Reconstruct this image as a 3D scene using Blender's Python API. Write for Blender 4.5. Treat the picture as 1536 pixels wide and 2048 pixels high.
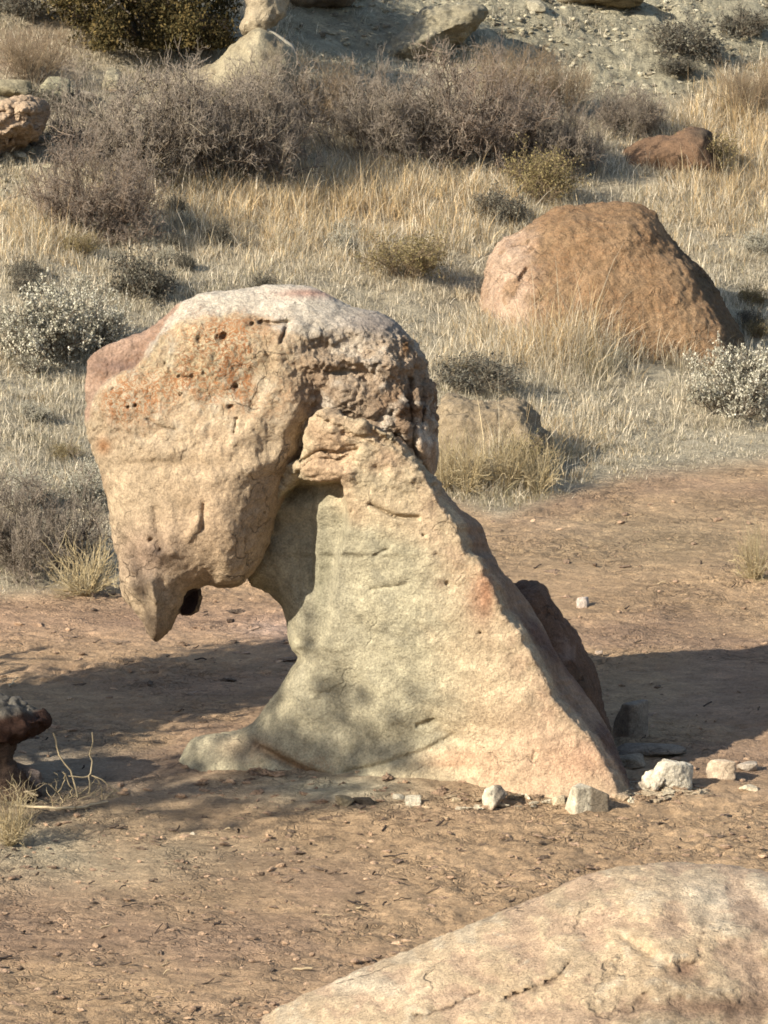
import bpy, math, random
import numpy as np
from mathutils import Vector

for o in list(bpy.data.objects):
    bpy.data.objects.remove(o)
C = bpy.context.scene.collection
SC = bpy.context.scene

# ------------------------------------------------------------------ camera
PITCH = math.radians(11.0)
D = 15.0
S = 0.00186                                   # metres per photo pixel at distance D
RIGHT = np.array([1.0, 0, 0])
FWD = np.array([0, math.cos(PITCH), -math.sin(PITCH)])
UP = np.array([0, math.sin(PITCH), math.cos(PITCH)])
CAM = np.array([0, 0, 1.09]) - D * FWD
cam = bpy.data.cameras.new('camera')
cam.sensor_fit = 'VERTICAL'
cam.angle = 2 * math.atan(1024 * S / D)
cam.clip_end = 600
cam.clip_start = 0.1
camo = bpy.data.objects.new('camera', cam)
camo.location = CAM
camo.rotation_euler = (math.pi / 2 - PITCH, 0, 0)
C.objects.link(camo)
SC.camera = camo

# ------------------------------------------------------------------ light
SUN_EL = math.radians(30)
SUN_AZ = math.atan2(-0.80, -0.60)             # compass style, from +Y towards +X
w = bpy.data.worlds.new('World')
SC.world = w
w.use_nodes = True
nt = w.node_tree
sky = nt.nodes.new('ShaderNodeTexSky')
sky.sky_type = 'NISHITA'
sky.sun_disc = False
sky.sun_elevation = SUN_EL
sky.sun_rotation = SUN_AZ
nt.links.new(sky.outputs[0], nt.nodes['Background'].inputs[0])
nt.nodes['Background'].inputs[1].default_value = 0.115
sl = bpy.data.lights.new('sun', 'SUN')
sl.energy = 4.8
sl.angle = math.radians(0.5)
sl.color = (1.0, 0.94, 0.84)
so = bpy.data.objects.new('sun', sl)
SUNV = np.array([math.sin(SUN_AZ) * math.cos(SUN_EL), math.cos(SUN_AZ) * math.cos(SUN_EL), math.sin(SUN_EL)])
so.rotation_euler = Vector(SUNV).to_track_quat('Z', 'Y').to_euler()
so.location = (-20, -15, 14)
C.objects.link(so)
SC.view_settings.view_transform = 'Standard'
SC.view_settings.look = 'None'
SC.view_settings.exposure = 1.1
SC.view_settings.gamma = 1.0
SC.cycles.max_bounces = 5
SC.cycles.diffuse_bounces = 3
SC.cycles.use_denoising = True
SC.cycles.filter_width = 1.7

# ------------------------------------------------------------------ helpers
RNG = np.random.default_rng(7)


def lin(r, g, b, k=1.0):
    def f(c):
        c /= 255.0
        return k * (c / 12.92 if c <= 0.04045 else ((c + 0.055) / 1.055) ** 2.4)
    c = np.array([f(r), f(g), f(b)])
    return c * 0.85 + 0.15 * (c @ np.array([0.25, 0.65, 0.10]))


def sstep(a, b, x):
    t = np.clip((x - a) / (b - a), 0, 1)
    return t * t * (3 - 2 * t)


_perm = {}


def pnoise(P, seed=0):
    """Perlin noise, P (n,3) -> about -1..1"""
    if seed not in _perm:
        r = np.random.default_rng(1000 + seed)
        p = r.permutation(256)
        g = r.normal(size=(256, 3))
        g /= np.linalg.norm(g, axis=1)[:, None]
        _perm[seed] = (np.concatenate([p, p, p]), g.astype(np.float32))
    p, g = _perm[seed]
    P = np.asarray(P, np.float32)
    i = np.floor(P).astype(np.int64)
    f = P - i
    i &= 255
    u = f * f * f * (f * (f * 6 - 15) + 10)
    out = np.zeros(len(P), np.float32)
    for dx in (0, 1):
        wx = u[:, 0] if dx else 1 - u[:, 0]
        hx = p[(i[:, 0] + dx) & 255]
        for dy in (0, 1):
            wy = u[:, 1] if dy else 1 - u[:, 1]
            hy = p[hx + ((i[:, 1] + dy) & 255)]
            for dz in (0, 1):
                wz = u[:, 2] if dz else 1 - u[:, 2]
                gr = g[p[hy + ((i[:, 2] + dz) & 255)]]
                out += wx * wy * wz * (gr[:, 0] * (f[:, 0] - dx) + gr[:, 1] * (f[:, 1] - dy) + gr[:, 2] * (f[:, 2] - dz))
    return out * 1.6


def fbm(P, freq, octv=4, seed=0, gain=0.5):
    P = np.asarray(P, np.float32)
    a, s, n = 1.0, np.zeros(len(P), np.float32), 0.0
    for k in range(octv):
        s += a * pnoise(P * freq * 2.03 ** k, seed + k)
        n += a
        a *= gain
    return s / n


def n2(x, y, freq, octv=3, seed=0):
    x = np.asarray(x, float)
    sh = x.shape
    return fbm(np.stack([x.ravel(), np.asarray(y, float).ravel(), np.zeros(x.size)], 1), freq, octv, seed).reshape(sh)


def mesh(name, V, F, mat=None, parent=None, origin=None, col=None, mask=None, smooth=True):
    """V (n,3); F list of int arrays, each (m,k) -> one linked mesh object"""
    V = np.asarray(V, np.float32)
    if origin is not None:
        V = V - np.asarray(origin, np.float32)
    me = bpy.data.meshes.new(name)
    if not isinstance(F, list):
        F = [F]
    F = [np.asarray(f, np.int32) for f in F if len(f)]
    loops = np.concatenate([f.ravel() for f in F])
    tot = np.concatenate([np.full(len(f), f.shape[1], np.int32) for f in F])
    st = np.concatenate([[0], np.cumsum(tot)[:-1]]).astype(np.int32)
    me.vertices.add(len(V))
    me.vertices.foreach_set('co', V.ravel())
    me.loops.add(len(loops))
    me.loops.foreach_set('vertex_index', loops)
    me.polygons.add(len(tot))
    me.polygons.foreach_set('loop_start', st)
    me.polygons.foreach_set('loop_total', tot)
    me.polygons.foreach_set('use_smooth', np.full(len(tot), smooth, bool))
    for nm, c in (('Col', col), ('Mask', mask)):
        if c is not None:
            a = me.color_attributes.new(nm, 'FLOAT_COLOR', 'POINT')
            c4 = np.ones((len(V), 4), np.float32)
            c4[:, :3] = c
            a.data.foreach_set('color', c4.ravel())
    me.update(calc_edges=True)
    if mat:
        me.materials.append(mat)
    o = bpy.data.objects.new(name, me)
    if parent is not None:
        o.parent = parent
    elif origin is not None:
        o.location = origin
    C.objects.link(o)
    return o


def tag(o, label=None, cat=None, group=None, kind=None):
    for k, v in (('label', label), ('category', cat), ('group', group), ('kind', kind)):
        if v:
            o[k] = v
    return o


def empty(name, loc):
    o = bpy.data.objects.new(name, None)
    o.location = loc
    o.empty_display_size = 0.1
    C.objects.link(o)
    return o


def dup(root, loc, rotz, scale, label, group=None):
    r = root.copy()
    C.objects.link(r)
    r.location = loc
    r.rotation_euler = (0, 0, rotz)
    r.scale = scale
    r['label'] = label
    if group:
        r['group'] = group
    for ch in list(root.children):
        c = ch.copy()
        C.objects.link(c)
        c.parent = r
    return r


# -------------------------------------------------- photo pixel <-> world
def ray(u, v):
    d = FWD + RIGHT * (u - 768) * S / D + UP * (1024 - v) * S / D
    return d


def project(x, y, z):
    px, py, pz = x - CAM[0], y - CAM[1], z - CAM[2]
    dep = py * FWD[1] + pz * FWD[2]
    upc = py * UP[1] + pz * UP[2]
    return 768 + px / dep * D / S, 1024 - upc / dep * D / S


def softplus(x, k):
    return np.logaddexp(0, x / k) * k


def height(x, y, fine=True):
    x = np.asarray(x, float)
    y = np.asarray(y, float)
    e = y - (5.3 + 0.95 * np.clip(x, -3, 4))
    h = 0.20 * softplus(e - 0.3, 0.5)
    h = h + 0.26 * softplus(y - 12.8 - 0.3 * x, 0.8)
    h = h + 0.26 * softplus(-5.0 - y, 0.8)                  # knoll under the photographer
    h = h - 0.44 * softplus(y - 26, 2.0)              # the slope eases off into a plateau
    h = h + 0.04 * n2(x, y, 0.45, 2, 3) + 0.06 * n2(x, y, 0.9, 3, 5) * sstep(-0.3, 1.5, e)
    if fine:
        h = h + 0.012 * n2(x, y, 3.0, 3, 9)
    # soil banked against the foot of the rock
    h = h + 0.05 * np.exp(-((x + 0.05) / 0.75) ** 2 - ((y - 0.35) / 0.45) ** 2)
    return h


def ground(u, v):
    d = ray(u, v)
    t = np.linspace(4, 80, 1600)
    P = CAM[None] + d[None] * t[:, None]
    below = P[:, 2] < height(P[:, 0], P[:, 1])
    i = int(np.argmax(below)) if below.any() else len(t) - 1
    a, b = t[i - 1], t[i]
    for _ in range(18):
        m = (a + b) / 2
        p = CAM + d * m
        if p[2] < float(height(p[0], p[1])):
            b = m
        else:
            a = m
    return CAM + d * b, b                                    # point, depth along FWD


def grounds(u, v):
    u = np.asarray(u, float)
    v = np.asarray(v, float)
    d = FWD + RIGHT * ((u - 768) * S / D)[:, None] + UP * ((1024 - v) * S / D)[:, None]
    t = np.linspace(8, 50, 170)
    P = CAM + d[:, None] * t[None, :, None]
    below = P[..., 2] < height(P[..., 0], P[..., 1], False)
    i = np.where(below.any(1), np.argmax(below, 1), len(t) - 1)
    a, b = t[np.maximum(i - 1, 0)], t[i]
    for _ in range(12):
        m = (a + b) / 2
        p = CAM + d * m[:, None]
        lo = p[:, 2] < height(p[:, 0], p[:, 1])
        b = np.where(lo, m, b)
        a = np.where(lo, a, m)
    return CAM + d * b[:, None]


# ------------------------------------------------------------------ node materials
def newmat(name):
    m = bpy.data.materials.new(name)
    m.use_nodes = True
    t = m.node_tree
    for n in list(t.nodes):
        if n.type not in ('OUTPUT_MATERIAL', 'BSDF_PRINCIPLED'):
            t.nodes.remove(n)
    b = next(n for n in t.nodes if n.type == 'BSDF_PRINCIPLED')
    b.inputs['Roughness'].default_value = 0.93
    b.inputs['Specular IOR Level'].default_value = 0.18
    return m, t, b


class G:
    """tiny node graph helper"""
    def __init__(s, t):
        s.t = t

    def n(s, typ, **kw):
        nd = s.t.nodes.new(typ)
        for k, v in kw.items():
            setattr(nd, k, v)
        return nd

    def link(s, a, b):
        s.t.links.new(a, b)

    def val(s, sock, v):
        if hasattr(v, 'links') or isinstance(v, bpy.types.NodeSocket):
            s.link(v, sock)
        else:
            sock.default_value = v

    def math(s, op, a, b=0.0, c=None, clamp=False):
        nd = s.n('ShaderNodeMath', operation=op, use_clamp=clamp)
        s.val(nd.inputs[0], a)
        s.val(nd.inputs[1], b)
        if c is not None:
            s.val(nd.inputs[2], c)
        return nd.outputs[0]

    def noise(s, vec, scale, detail=4, rough=0.55, dist=0.0):
        nd = s.n('ShaderNodeTexNoise')
        s.link(vec, nd.inputs['Vector'])
        nd.inputs['Scale'].default_value = scale
        nd.inputs['Detail'].default_value = detail
        nd.inputs['Roughness'].default_value = rough
        nd.inputs['Distortion'].default_value = dist
        return nd.outputs['Fac']

    def remap(s, x, a, b, c, d, smooth=False):
        nd = s.n('ShaderNodeMapRange', interpolation_type='SMOOTHSTEP' if smooth else 'LINEAR')
        s.link(x, nd.inputs[0])
        for i, q in enumerate((a, b, c, d)):
            nd.inputs[i + 1].default_value = q
        return nd.outputs[0]

    def scalecol(s, col, f):
        nd = s.n('ShaderNodeVectorMath', operation='SCALE')
        s.val(nd.inputs[0], col)
        s.val(nd.inputs['Scale'], f)
        return nd.outputs[0]

    def mix(s, f, a, b):
        nd = s.n('ShaderNodeMix', data_type='RGBA')
        s.val(nd.inputs[0], f)
        s.val(nd.inputs[6], a)
        s.val(nd.inputs[7], b)
        return nd.outputs[2]

    def bump(s, h, dist, strength=1.0, prev=None):
        nd = s.n('ShaderNodeBump')
        s.link(h, nd.inputs['Height'])
        nd.inputs['Distance'].default_value = dist
        s.val(nd.inputs['Strength'], strength)
        if prev is not None:
            s.link(prev, nd.inputs['Normal'])
        return nd.outputs[0]


def rock_mat(name, rust=(0.30, 0.125, 0.045), k=1.0, crack_scale=5.0, crack=0.5, streak=(1, 1, 1), bump=1.0):
    m, t, b = newmat(name)
    g = G(t)
    tc = g.n('ShaderNodeTexCoord').outputs['Object']
    mp = g.n('ShaderNodeMapping')
    mp.inputs['Scale'].default_value = streak
    g.link(tc, mp.inputs[0])
    vec = mp.outputs[0]
    col = g.n('ShaderNodeVertexColor', layer_name='Col').outputs[0]
    msk = g.n('ShaderNodeSeparateColor')
    g.link(g.n('ShaderNodeVertexColor', layer_name='Mask').outputs[0], msk.inputs[0])
    n1 = g.noise(vec, 5.0 * k, 6, 0.6, 0.4)
    n3 = g.noise(vec, 26.0 * k, 8, 0.68, 0.3)
    n4 = g.noise(tc, 130.0 * k, 4, 0.6)
    f = g.math('MULTIPLY', g.remap(n1, 0.3, 0.7, 0.82, 1.15), g.remap(n3, 0.32, 0.7, 0.70, 1.26))
    f = g.math('MULTIPLY', f, g.remap(n4, 0.34, 0.66, 0.74, 1.20))
    c = g.scalecol(col, f)
    # hue drift: slightly redder / greyer patches
    hue = g.noise(vec, 9.0 * k, 5, 0.65)
    c = g.mix(g.remap(hue, 0.52, 0.75, 0.0, 0.45), c, g.scalecol(c, 0.8))
    # veins of rust
    vn = g.noise(vec, 24.0 * k, 5, 0.6, 1.8)
    vein = g.remap(g.math('ABSOLUTE', g.math('SUBTRACT', vn, 0.5)), 0.0, 0.07, 1.0, 0.0, True)
    vein = g.math('MULTIPLY', vein, g.remap(g.noise(tc, 6.0 * k, 3), 0.42, 0.58, 0.15, 1.0))
    vein = g.math('MULTIPLY', vein, msk.outputs[0], clamp=True)
    c = g.mix(vein, c, (*rust, 1))
    # cracks
    wv = g.n('ShaderNodeVectorMath', operation='ADD')
    wn = g.n('ShaderNodeTexNoise')
    wn.inputs['Scale'].default_value = 7.0 * k
    wn.inputs['Detail'].default_value = 5
    g.link(tc, wn.inputs['Vector'])
    g.link(g.scalecol(wn.outputs['Color'], 0.28 / k), wv.inputs[0])
    g.link(vec, wv.inputs[1])
    vo = g.n('ShaderNodeTexVoronoi', feature='DISTANCE_TO_EDGE')
    vo.inputs['Scale'].default_value = crack_scale * k
    g.link(wv.outputs[0], vo.inputs['Vector'])
    gate = g.remap(g.noise(tc, 3.3 * k, 4, 0.6), 0.50, 0.62, 0.0, 1.0, True)
    cr = g.math('MULTIPLY', g.remap(vo.outputs['Distance'], 0.0, 0.030, 1.0, 0.0, True), gate)
    cr = g.math('MULTIPLY', cr, crack)
    c = g.mix(cr, c, g.scalecol(c, 0.4))
    g.link(c, b.inputs['Base Color'])
    # relief
    pit = g.math('ADD', 0.5, g.math('MULTIPLY', msk.outputs[1], 2.2))
    nb = g.noise(vec, 20.0 * k, 9, 0.66, 0.2)
    nrm = g.bump(nb, 0.035 * bump / k, g.math('MULTIPLY', pit, 0.8))
    nrm = g.bump(g.noise(tc, 80.0 * k, 6, 0.7), 0.010 / k, 0.9, nrm)
    nrm = g.bump(g.noise(tc, 190.0 * k, 4, 0.65), 0.004 / k, 0.8, nrm)
    nrm = g.bump(g.math('SUBTRACT', 1.0, cr), 0.02 / k, 0.9, nrm)
    g.link(nrm, b.inputs['Normal'])
    return m


def soil_mat():
    m, t, b = newmat('soil')
    g = G(t)
    tc = g.n('ShaderNodeTexCoord').outputs['Object']
    mp = g.n('ShaderNodeMapping')
    mp.inputs['Scale'].default_value = (0.55, 1.0, 1.0)
    g.link(tc, mp.inputs[0])
    vec = mp.outputs[0]
    col = g.n('ShaderNodeVertexColor', layer_name='Col').outputs[0]
    n1 = g.noise(vec, 2.2, 6, 0.62, 0.5)
    n3 = g.noise(vec, 16.0, 8, 0.7, 0.3)
    n4 = g.noise(tc, 90.0, 5, 0.65)
    f = g.math('MULTIPLY', g.remap(n1, 0.3, 0.7, 0.78, 1.2), g.remap(n3, 0.3, 0.7, 0.72, 1.24))
    f = g.math('MULTIPLY', f, g.remap(n4, 0.3, 0.7, 0.78, 1.2))
    c = g.scalecol(col, f)
    c = g.mix(g.remap(g.noise(vec, 1.3, 5, 0.6), 0.55, 0.7, 0.0, 0.5, True), c, g.scalecol(c, 0.78))
    # drying cracks in plates
    wn = g.n('ShaderNodeTexNoise')
    wn.inputs['Scale'].default_value = 9.0
    wn.inputs['Detail'].default_value = 4
    g.link(tc, wn.inputs['Vector'])
    wv = g.n('ShaderNodeVectorMath', operation='ADD')
    g.link(g.scalecol(wn.outputs['Color'], 0.14), wv.inputs[0])
    g.link(vec, wv.inputs[1])
    crs = None
    for sc, wd, lo in ((9.0, 0.05, 0.46), (22.0, 0.06, 0.44)):
        vo = g.n('ShaderNodeTexVoronoi', feature='DISTANCE_TO_EDGE')
        vo.inputs['Scale'].default_value = sc
        g.link(wv.outputs[0], vo.inputs['Vector'])
        gate = g.remap(g.noise(tc, 1.9, 4, 0.6), lo, lo + 0.15, 0.0, 1.0, True)
        q = g.math('MULTIPLY', g.remap(vo.outputs['Distance'], 0.0, wd, 1.0, 0.0, True), gate)
        crs = q if crs is None else g.math('MAXIMUM', crs, q)
    c = g.mix(g.math('MULTIPLY', crs, 0.55), c, g.scalecol(c, 0.45))
    g.link(c, b.inputs['Base Color'])
    nrm = g.bump(g.noise(vec, 14.0, 9, 0.72), 0.085, 0.95)
    nrm = g.bump(g.noise(tc, 48.0, 6, 0.7), 0.025, 0.9, nrm)
    nrm = g.bump(g.math('SUBTRACT', 1.0, crs), 0.02, 0.8, nrm)
    g.link(nrm, b.inputs['Normal'])
    return m


def plant_mat(name, trans=0.25):
    m, t, b = newmat(name)
    g = G(t)
    col = g.n('ShaderNodeVertexColor', layer_name='Col').outputs[0]
    tc = g.n('ShaderNodeTexCoord').outputs['Object']
    c = g.scalecol(col, g.remap(g.noise(tc, 60.0, 2), 0.3, 0.7, 0.8, 1.2))
    g.link(c, b.inputs['Base Color'])
    if trans > 0:
        tr = g.n('ShaderNodeBsdfTranslucent')
        g.link(c, tr.inputs[0])
        mx = g.n('ShaderNodeMixShader')
        mx.inputs[0].default_value = trans
        out = next(n for n in t.nodes if n.type == 'OUTPUT_MATERIAL')
        g.link(b.outputs[0], mx.inputs[1])
        g.link(tr.outputs[0], mx.inputs[2])
        g.link(mx.outputs[0], out.inputs[0])
    return m


M_cap = rock_mat('caprock_sandstone', crack_scale=6.0, crack=0.45, bump=0.65)
M_ped = rock_mat('pale_sandstone', crack_scale=3.2, crack=0.18, bump=0.4)
M_rock = rock_mat('weathered_rock', crack_scale=4.0, crack=0.5, bump=1.0)
M_slab = rock_mat('slab_sandstone', crack_scale=2.2, crack=0.5, bump=0.9)
M_layer = rock_mat('layered_rock', crack_scale=2.5, crack=0.8, streak=(1, 1, 4), bump=1.2)
M_stone = rock_mat('broken_stone', crack_scale=8.0, crack=0.3, bump=0.5)
M_soil = soil_mat()
M_grass = plant_mat('dry_grass', 0.5)
M_twig = plant_mat('twigs', 0.0)
M_leaf = plant_mat('leaves', 0.2)


# ------------------------------------------------------------------ surface nets
def surface_nets(F, org, h):
    Sg = F < 0
    nx, ny, nz = F.shape
    cnt = np.zeros((nx - 1, ny - 1, nz - 1), np.int8)
    for a in (0, 1):
        for b in (0, 1):
            for c in (0, 1):
                cnt += Sg[a:nx - 1 + a, b:ny - 1 + b, c:nz - 1 + c]
    act = (cnt > 0) & (cnt < 8)
    I = np.argwhere(act)
    idx = np.full(act.shape, -1, np.int32)
    idx[act] = np.arange(len(I))
    acc = np.zeros((len(I), 3))
    num = np.zeros(len(I))
    cor = [(a, b, c) for a in (0, 1) for b in (0, 1) for c in (0, 1)]
    vals = {q: F[I[:, 0] + q[0], I[:, 1] + q[1], I[:, 2] + q[2]] for q in cor}
    for q in cor:
        for ax in range(3):
            if q[ax] == 0:
                r = list(q)
                r[ax] = 1
                r = tuple(r)
                f0, f1 = vals[q], vals[r]
                m = (f0 < 0) != (f1 < 0)
                tt = f0[m] / (f0[m] - f1[m])
                p = np.tile(np.array(q, float), (m.sum(), 1))
                p[:, ax] += tt
                acc[m] += p
                num[m] += 1
    V = (I + acc / num[:, None]) * h + np.asarray(org)
    quads = []
    for ax in range(3):
        s0 = [slice(1, -1)] * 3
        s1 = [slice(1, -1)] * 3
        s0[ax] = slice(0, -1)
        s1[ax] = slice(1, None)
        ch = Sg[tuple(s0)] != Sg[tuple(s1)]
        E = np.argwhere(ch)
        if not len(E):
            continue
        up = Sg[tuple(s0)][ch]
        off = np.ones(3, int)
        off[ax] = 0
        E = E + off
        b1, b2 = [(1, 2), (2, 0), (0, 1)][ax]

        def cell(d1, d2):
            q = E.copy()
            q[:, b1] -= d1
            q[:, b2] -= d2
            return idx[q[:, 0], q[:, 1], q[:, 2]]
        Q = np.stack([cell(1, 1), cell(0, 1), cell(0, 0), cell(1, 0)], 1)
        Q[~up] = Q[~up][:, ::-1]
        quads.append(Q)
    Q = np.concatenate(quads)
    return V, Q[(Q >= 0).all(1)]


def vnormals(V, Q):
    n = np.cross(V[Q[:, 2]] - V[Q[:, 0]], V[Q[:, 3]] - V[Q[:, 1]])
    N = np.zeros_like(V)
    for k in range(4):
        np.add.at(N, Q[:, k], n)
    return N / np.maximum(np.linalg.norm(N, axis=1), 1e-12)[:, None]


def smooth_poly(pts, sub=4):
    P = np.array(pts, float)
    n = len(P)
    out = []
    for i in range(n):
        p0, p1, p2, p3 = P[i - 1], P[i], P[(i + 1) % n], P[(i + 2) % n]
        for k in range(sub):
            t = k / sub
            out.append(0.5 * (2 * p1 + (p2 - p0) * t + (2 * p0 - 5 * p1 + 4 * p2 - p3) * t * t + (3 * p1 - p0 - 3 * p2 + p3) * t ** 3))
    return np.array(out)


def sdpoly(U, Vv, pts):
    """signed distance (in pixels, negative inside) on arrays U, Vv"""
    P = np.asarray(pts, float)
    sh = U.shape
    u, v = U.ravel(), Vv.ravel()
    best = np.full(u.shape, 1e18)
    ins = np.zeros(u.shape, bool)
    n = len(P)
    for i in range(n):
        a, b = P[i], P[(i + 1) % n]
        d = b - a
        L = d @ d + 1e-12
        t = np.clip(((u - a[0]) * d[0] + (v - a[1]) * d[1]) / L, 0, 1)
        best = np.minimum(best, (u - a[0] - t * d[0]) ** 2 + (v - a[1] - t * d[1]) ** 2)
        c = ((a[1] > v) != (b[1] > v))
        if abs(b[1] - a[1]) > 1e-12:
            ins ^= c & (u < (b[0] - a[0]) * (v - a[1]) / (b[1] - a[1]) + a[0])
    return (np.where(ins, -1, 1) * np.sqrt(best)).reshape(sh)


def dline(U, Vv, pts):
    """distance in pixels to an open polyline"""
    best = np.full(U.shape, 1e18)
    P = np.asarray(pts, float)
    for a, b in zip(P[:-1], P[1:]):
        d = b - a
        t = np.clip(((U - a[0]) * d[0] + (Vv - a[1]) * d[1]) / (d @ d + 1e-12), 0, 1)
        best = np.minimum(best, (U - a[0] - t * d[0]) ** 2 + (Vv - a[1] - t * d[1]) ** 2)
    return np.sqrt(best)


def smax(a, b, k):
    h = np.maximum(k - np.abs(a - b), 0) / k
    return np.maximum(a, b) + h * h * k * 0.25


class Frame:
    """rigid metric frame facing the photographer at a given distance; pixels of the photo become metres there"""
    def __init__(s, dist):
        s.dist = dist
        s.s = S * dist / D
        s.o = CAM + FWD * dist

    def grid(s, u0, u1, v0, v1, h):
        s.h = h
        s.X = np.arange((u0 - 768) * s.s, (u1 - 768) * s.s, h)
        s.Y = np.arange((1024 - v1) * s.s, (1024 - v0) * s.s, h)
        U, V = np.meshgrid(s.X / s.s + 768, 1024 - s.Y / s.s, indexing='ij')
        return U, V

    def extract(s, wf, wb, w0, w1, extra=None, side=None):
        """solid between front depth wf and back depth wb -> verts in world, quads, photo px of the verts, depth"""
        W = np.arange(w0, w1, s.h, dtype=np.float32)
        F = np.maximum(wf.astype(np.float32)[:, :, None] - W, W - wb.astype(np.float32)[:, :, None])
        if side is not None:
            F = np.maximum(F, side.astype(np.float32)[:, :, None])
        if extra is not None:
            F = extra(F, W)
        for ax in range(3):                                    # close the box
            sl_ = [slice(None)] * 3
            for e in (0, -1):
                sl_[ax] = e
                F[tuple(sl_)] = np.maximum(F[tuple(sl_)], s.h)
        L, Q = surface_nets(F, (s.X[0], s.Y[0], W[0]), s.h)
        del F
        return L, Q

    def world(s, L):
        return s.o + L[:, :1] * RIGHT + L[:, 1:2] * UP + L[:, 2:3] * FWD

    def px(s, L):
        return L[:, 0] / s.s + 768, 1024 - L[:, 1] / s.s


def profile(sd, R):
    q = 1 - np.clip(-sd / R, 0, 1)
    return np.sqrt(np.maximum(1 - q * q, 0))


def displace(L, Q, layers):
    """layers: (freq, octaves, amplitude (scalar/array), seed)"""
    N = vnormals(L, Q)
    d = np.zeros(len(L))
    for fr, oc, am, sd in layers:
        d += am * fbm(L, fr, oc, sd)
    return L + N * d[:, None]


def gauss(u, v, cu, cv, ru, rv):
    return np.exp(-((u - cu) / ru) ** 2 - ((v - cv) / rv) ** 2)


def blend(col, colour, wgt):
    wgt = np.clip(wgt, 0, 1)[:, None]
    return col * (1 - wgt) + np.asarray(colour)[None] * wgt


# ------------------------------------------------------------------ terrain
PATH_EDGE = np.array([(-900, 1290), (-300, 1225), (0, 1192), (240, 1178), (560, 1130), (760, 1040), (900, 1005), (1000, 1035), (1100, 1000), (1250, 955), (1400, 940), (1536, 925), (1900, 890), (2600, 840)], float)
CLAY = np.array([(560, 75), (620, 110), (720, 150), (800, 120), (900, 95), (1000, 100), (1130, 120), (1180, 180), (1250, 220), (1360, 190), (1460, 160), (1536, 120), (2200, 60), (2200, -600), (560, -600)], float)


def path_d(u, v):
    """>0 on the path side (photo pixels below the grass edge)"""
    return v - np.interp(u, PATH_EDGE[:, 0], PATH_EDGE[:, 1])


def axis(breaks, steps):
    out = [breaks[0]]
    for a, b, st in zip(breaks[:-1], breaks[1:], steps):
        n = max(1, int(round((b - a) / st)))
        out += list(np.linspace(a, b, n + 1)[1:])
    return np.array(out)


KS = 0.55
KG = 1.0                                                    # displayed colour -> albedo
tx = axis([-150, -40, -10, -4, -2.5, 2.5, 4, 10, 40, 150], [22, 5, 0.8, 0.12, 0.012, 0.12, 0.8, 5, 22])
ty = axis([-150, -40, -14, -3.6, 5.0, 8.5, 18, 40, 150], [22, 3, 0.25, 0.012, 0.02, 0.045, 0.8, 22])
TX, TY = np.meshgrid(tx, ty, indexing='ij')
TZ = height(TX, TY)
inn = (np.abs(TX) < 3.2) & (TY > -4.3) & (TY < 18)
P3 = np.stack([TX[inn], TY[inn], np.zeros(inn.sum())], 1)
uu, vv = project(TX[inn], TY[inn], TZ[inn])
pd = sstep(-20, 30, path_d(uu, vv))
r1 = fbm(P3 * np.array([0.6, 1, 1]), 7.0, 4, 21)
r2 = fbm(P3 * np.array([0.5, 1, 1]), 22.0, 3, 31)
r3 = fbm(P3 * np.array([0.7, 1, 1]), 45.0, 2, 35)
rough = 0.5 + 0.5 * sstep(-0.2, 0.4, fbm(P3, 0.8, 2, 41))
cl = sdpoly(uu, vv, CLAY)
clay = sstep(20, -20, cl)
TZ[inn] += pd * rough * (0.032 * r1 + 0.022 * r2 + 0.009 * r3) + (1 - pd) * 0.02 * r1 + clay * (0.07 * fbm(P3, 3.5, 4, 51) + 0.04 * r2)
# terrain colours (base tone with paler and darker patches)
Vt = np.stack([TX.ravel(), TY.ravel(), TZ.ravel()], 1)
ut, vt = project(Vt[:, 0], np.maximum(Vt[:, 1], -12), Vt[:, 2])
tcol = np.tile(lin(185, 150, 107, KG), (len(Vt), 1))
nn = fbm(Vt * np.array([1, 1, 0]), 0.9, 4, 61)
tcol = blend(tcol, lin(172, 138, 104, KG), sstep(-0.1, 0.4, nn))
tcol = blend(tcol, lin(196, 150, 118, KG), gauss(ut, vt, 250, 1240, 600, 60) * 0.35)
tcol = blend(tcol, lin(176, 160, 126, KG), 0.9 * gauss(ut, vt, 100, 1690, 330, 75) * sstep(-0.5, 0.2, nn + 0.2))
tcol = blend(tcol, lin(196, 182, 146, KG), gauss(ut, vt, 660, 1575, 170, 32))
tcol = blend(tcol, lin(150, 132, 108, KG), 0.7 * gauss(ut, vt, 420, 1580, 160, 26))
tcol = blend(tcol, lin(150, 140, 118, KG), 0.7 * gauss(ut, vt, 100, 1530, 170, 70))
tcol = blend(tcol, lin(168, 144, 104, KG), 0.6 * gauss(ut, vt, 1300, 1080, 300, 60))
tcol = blend(tcol, lin(214, 180, 154, KG), 0.5 * gauss(ut, vt, 545, 1258, 80, 18))
gr = sstep(20, -30, path_d(ut, vt))
tcol = blend(tcol, lin(186, 170, 136, KG), gr)
tcol = blend(tcol, lin(178, 150, 106, KG), gr * 0.8 * np.clip(gauss(ut, vt, 700, 420, 420, 110) + gauss(ut, vt, 1450, 300, 150, 150), 0, 1))
tcol = blend(tcol, lin(170, 158, 124, KG), sstep(25, -25, sdpoly(ut, vt, CLAY)) * gr)
tcol = blend(tcol, lin(186, 146, 112, KG), gr * 0.7 * gauss(ut, vt, 60, 110, 110, 60))
ni, nj = TX.shape
a = np.arange(ni * nj).reshape(ni, nj)
TQ = np.stack([a[:-1, :-1].ravel(), a[1:, :-1].ravel(), a[1:, 1:].ravel(), a[:-1, 1:].ravel()], 1)
tag(mesh('ground', Vt, TQ, M_soil, col=tcol), kind='structure')


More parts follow.
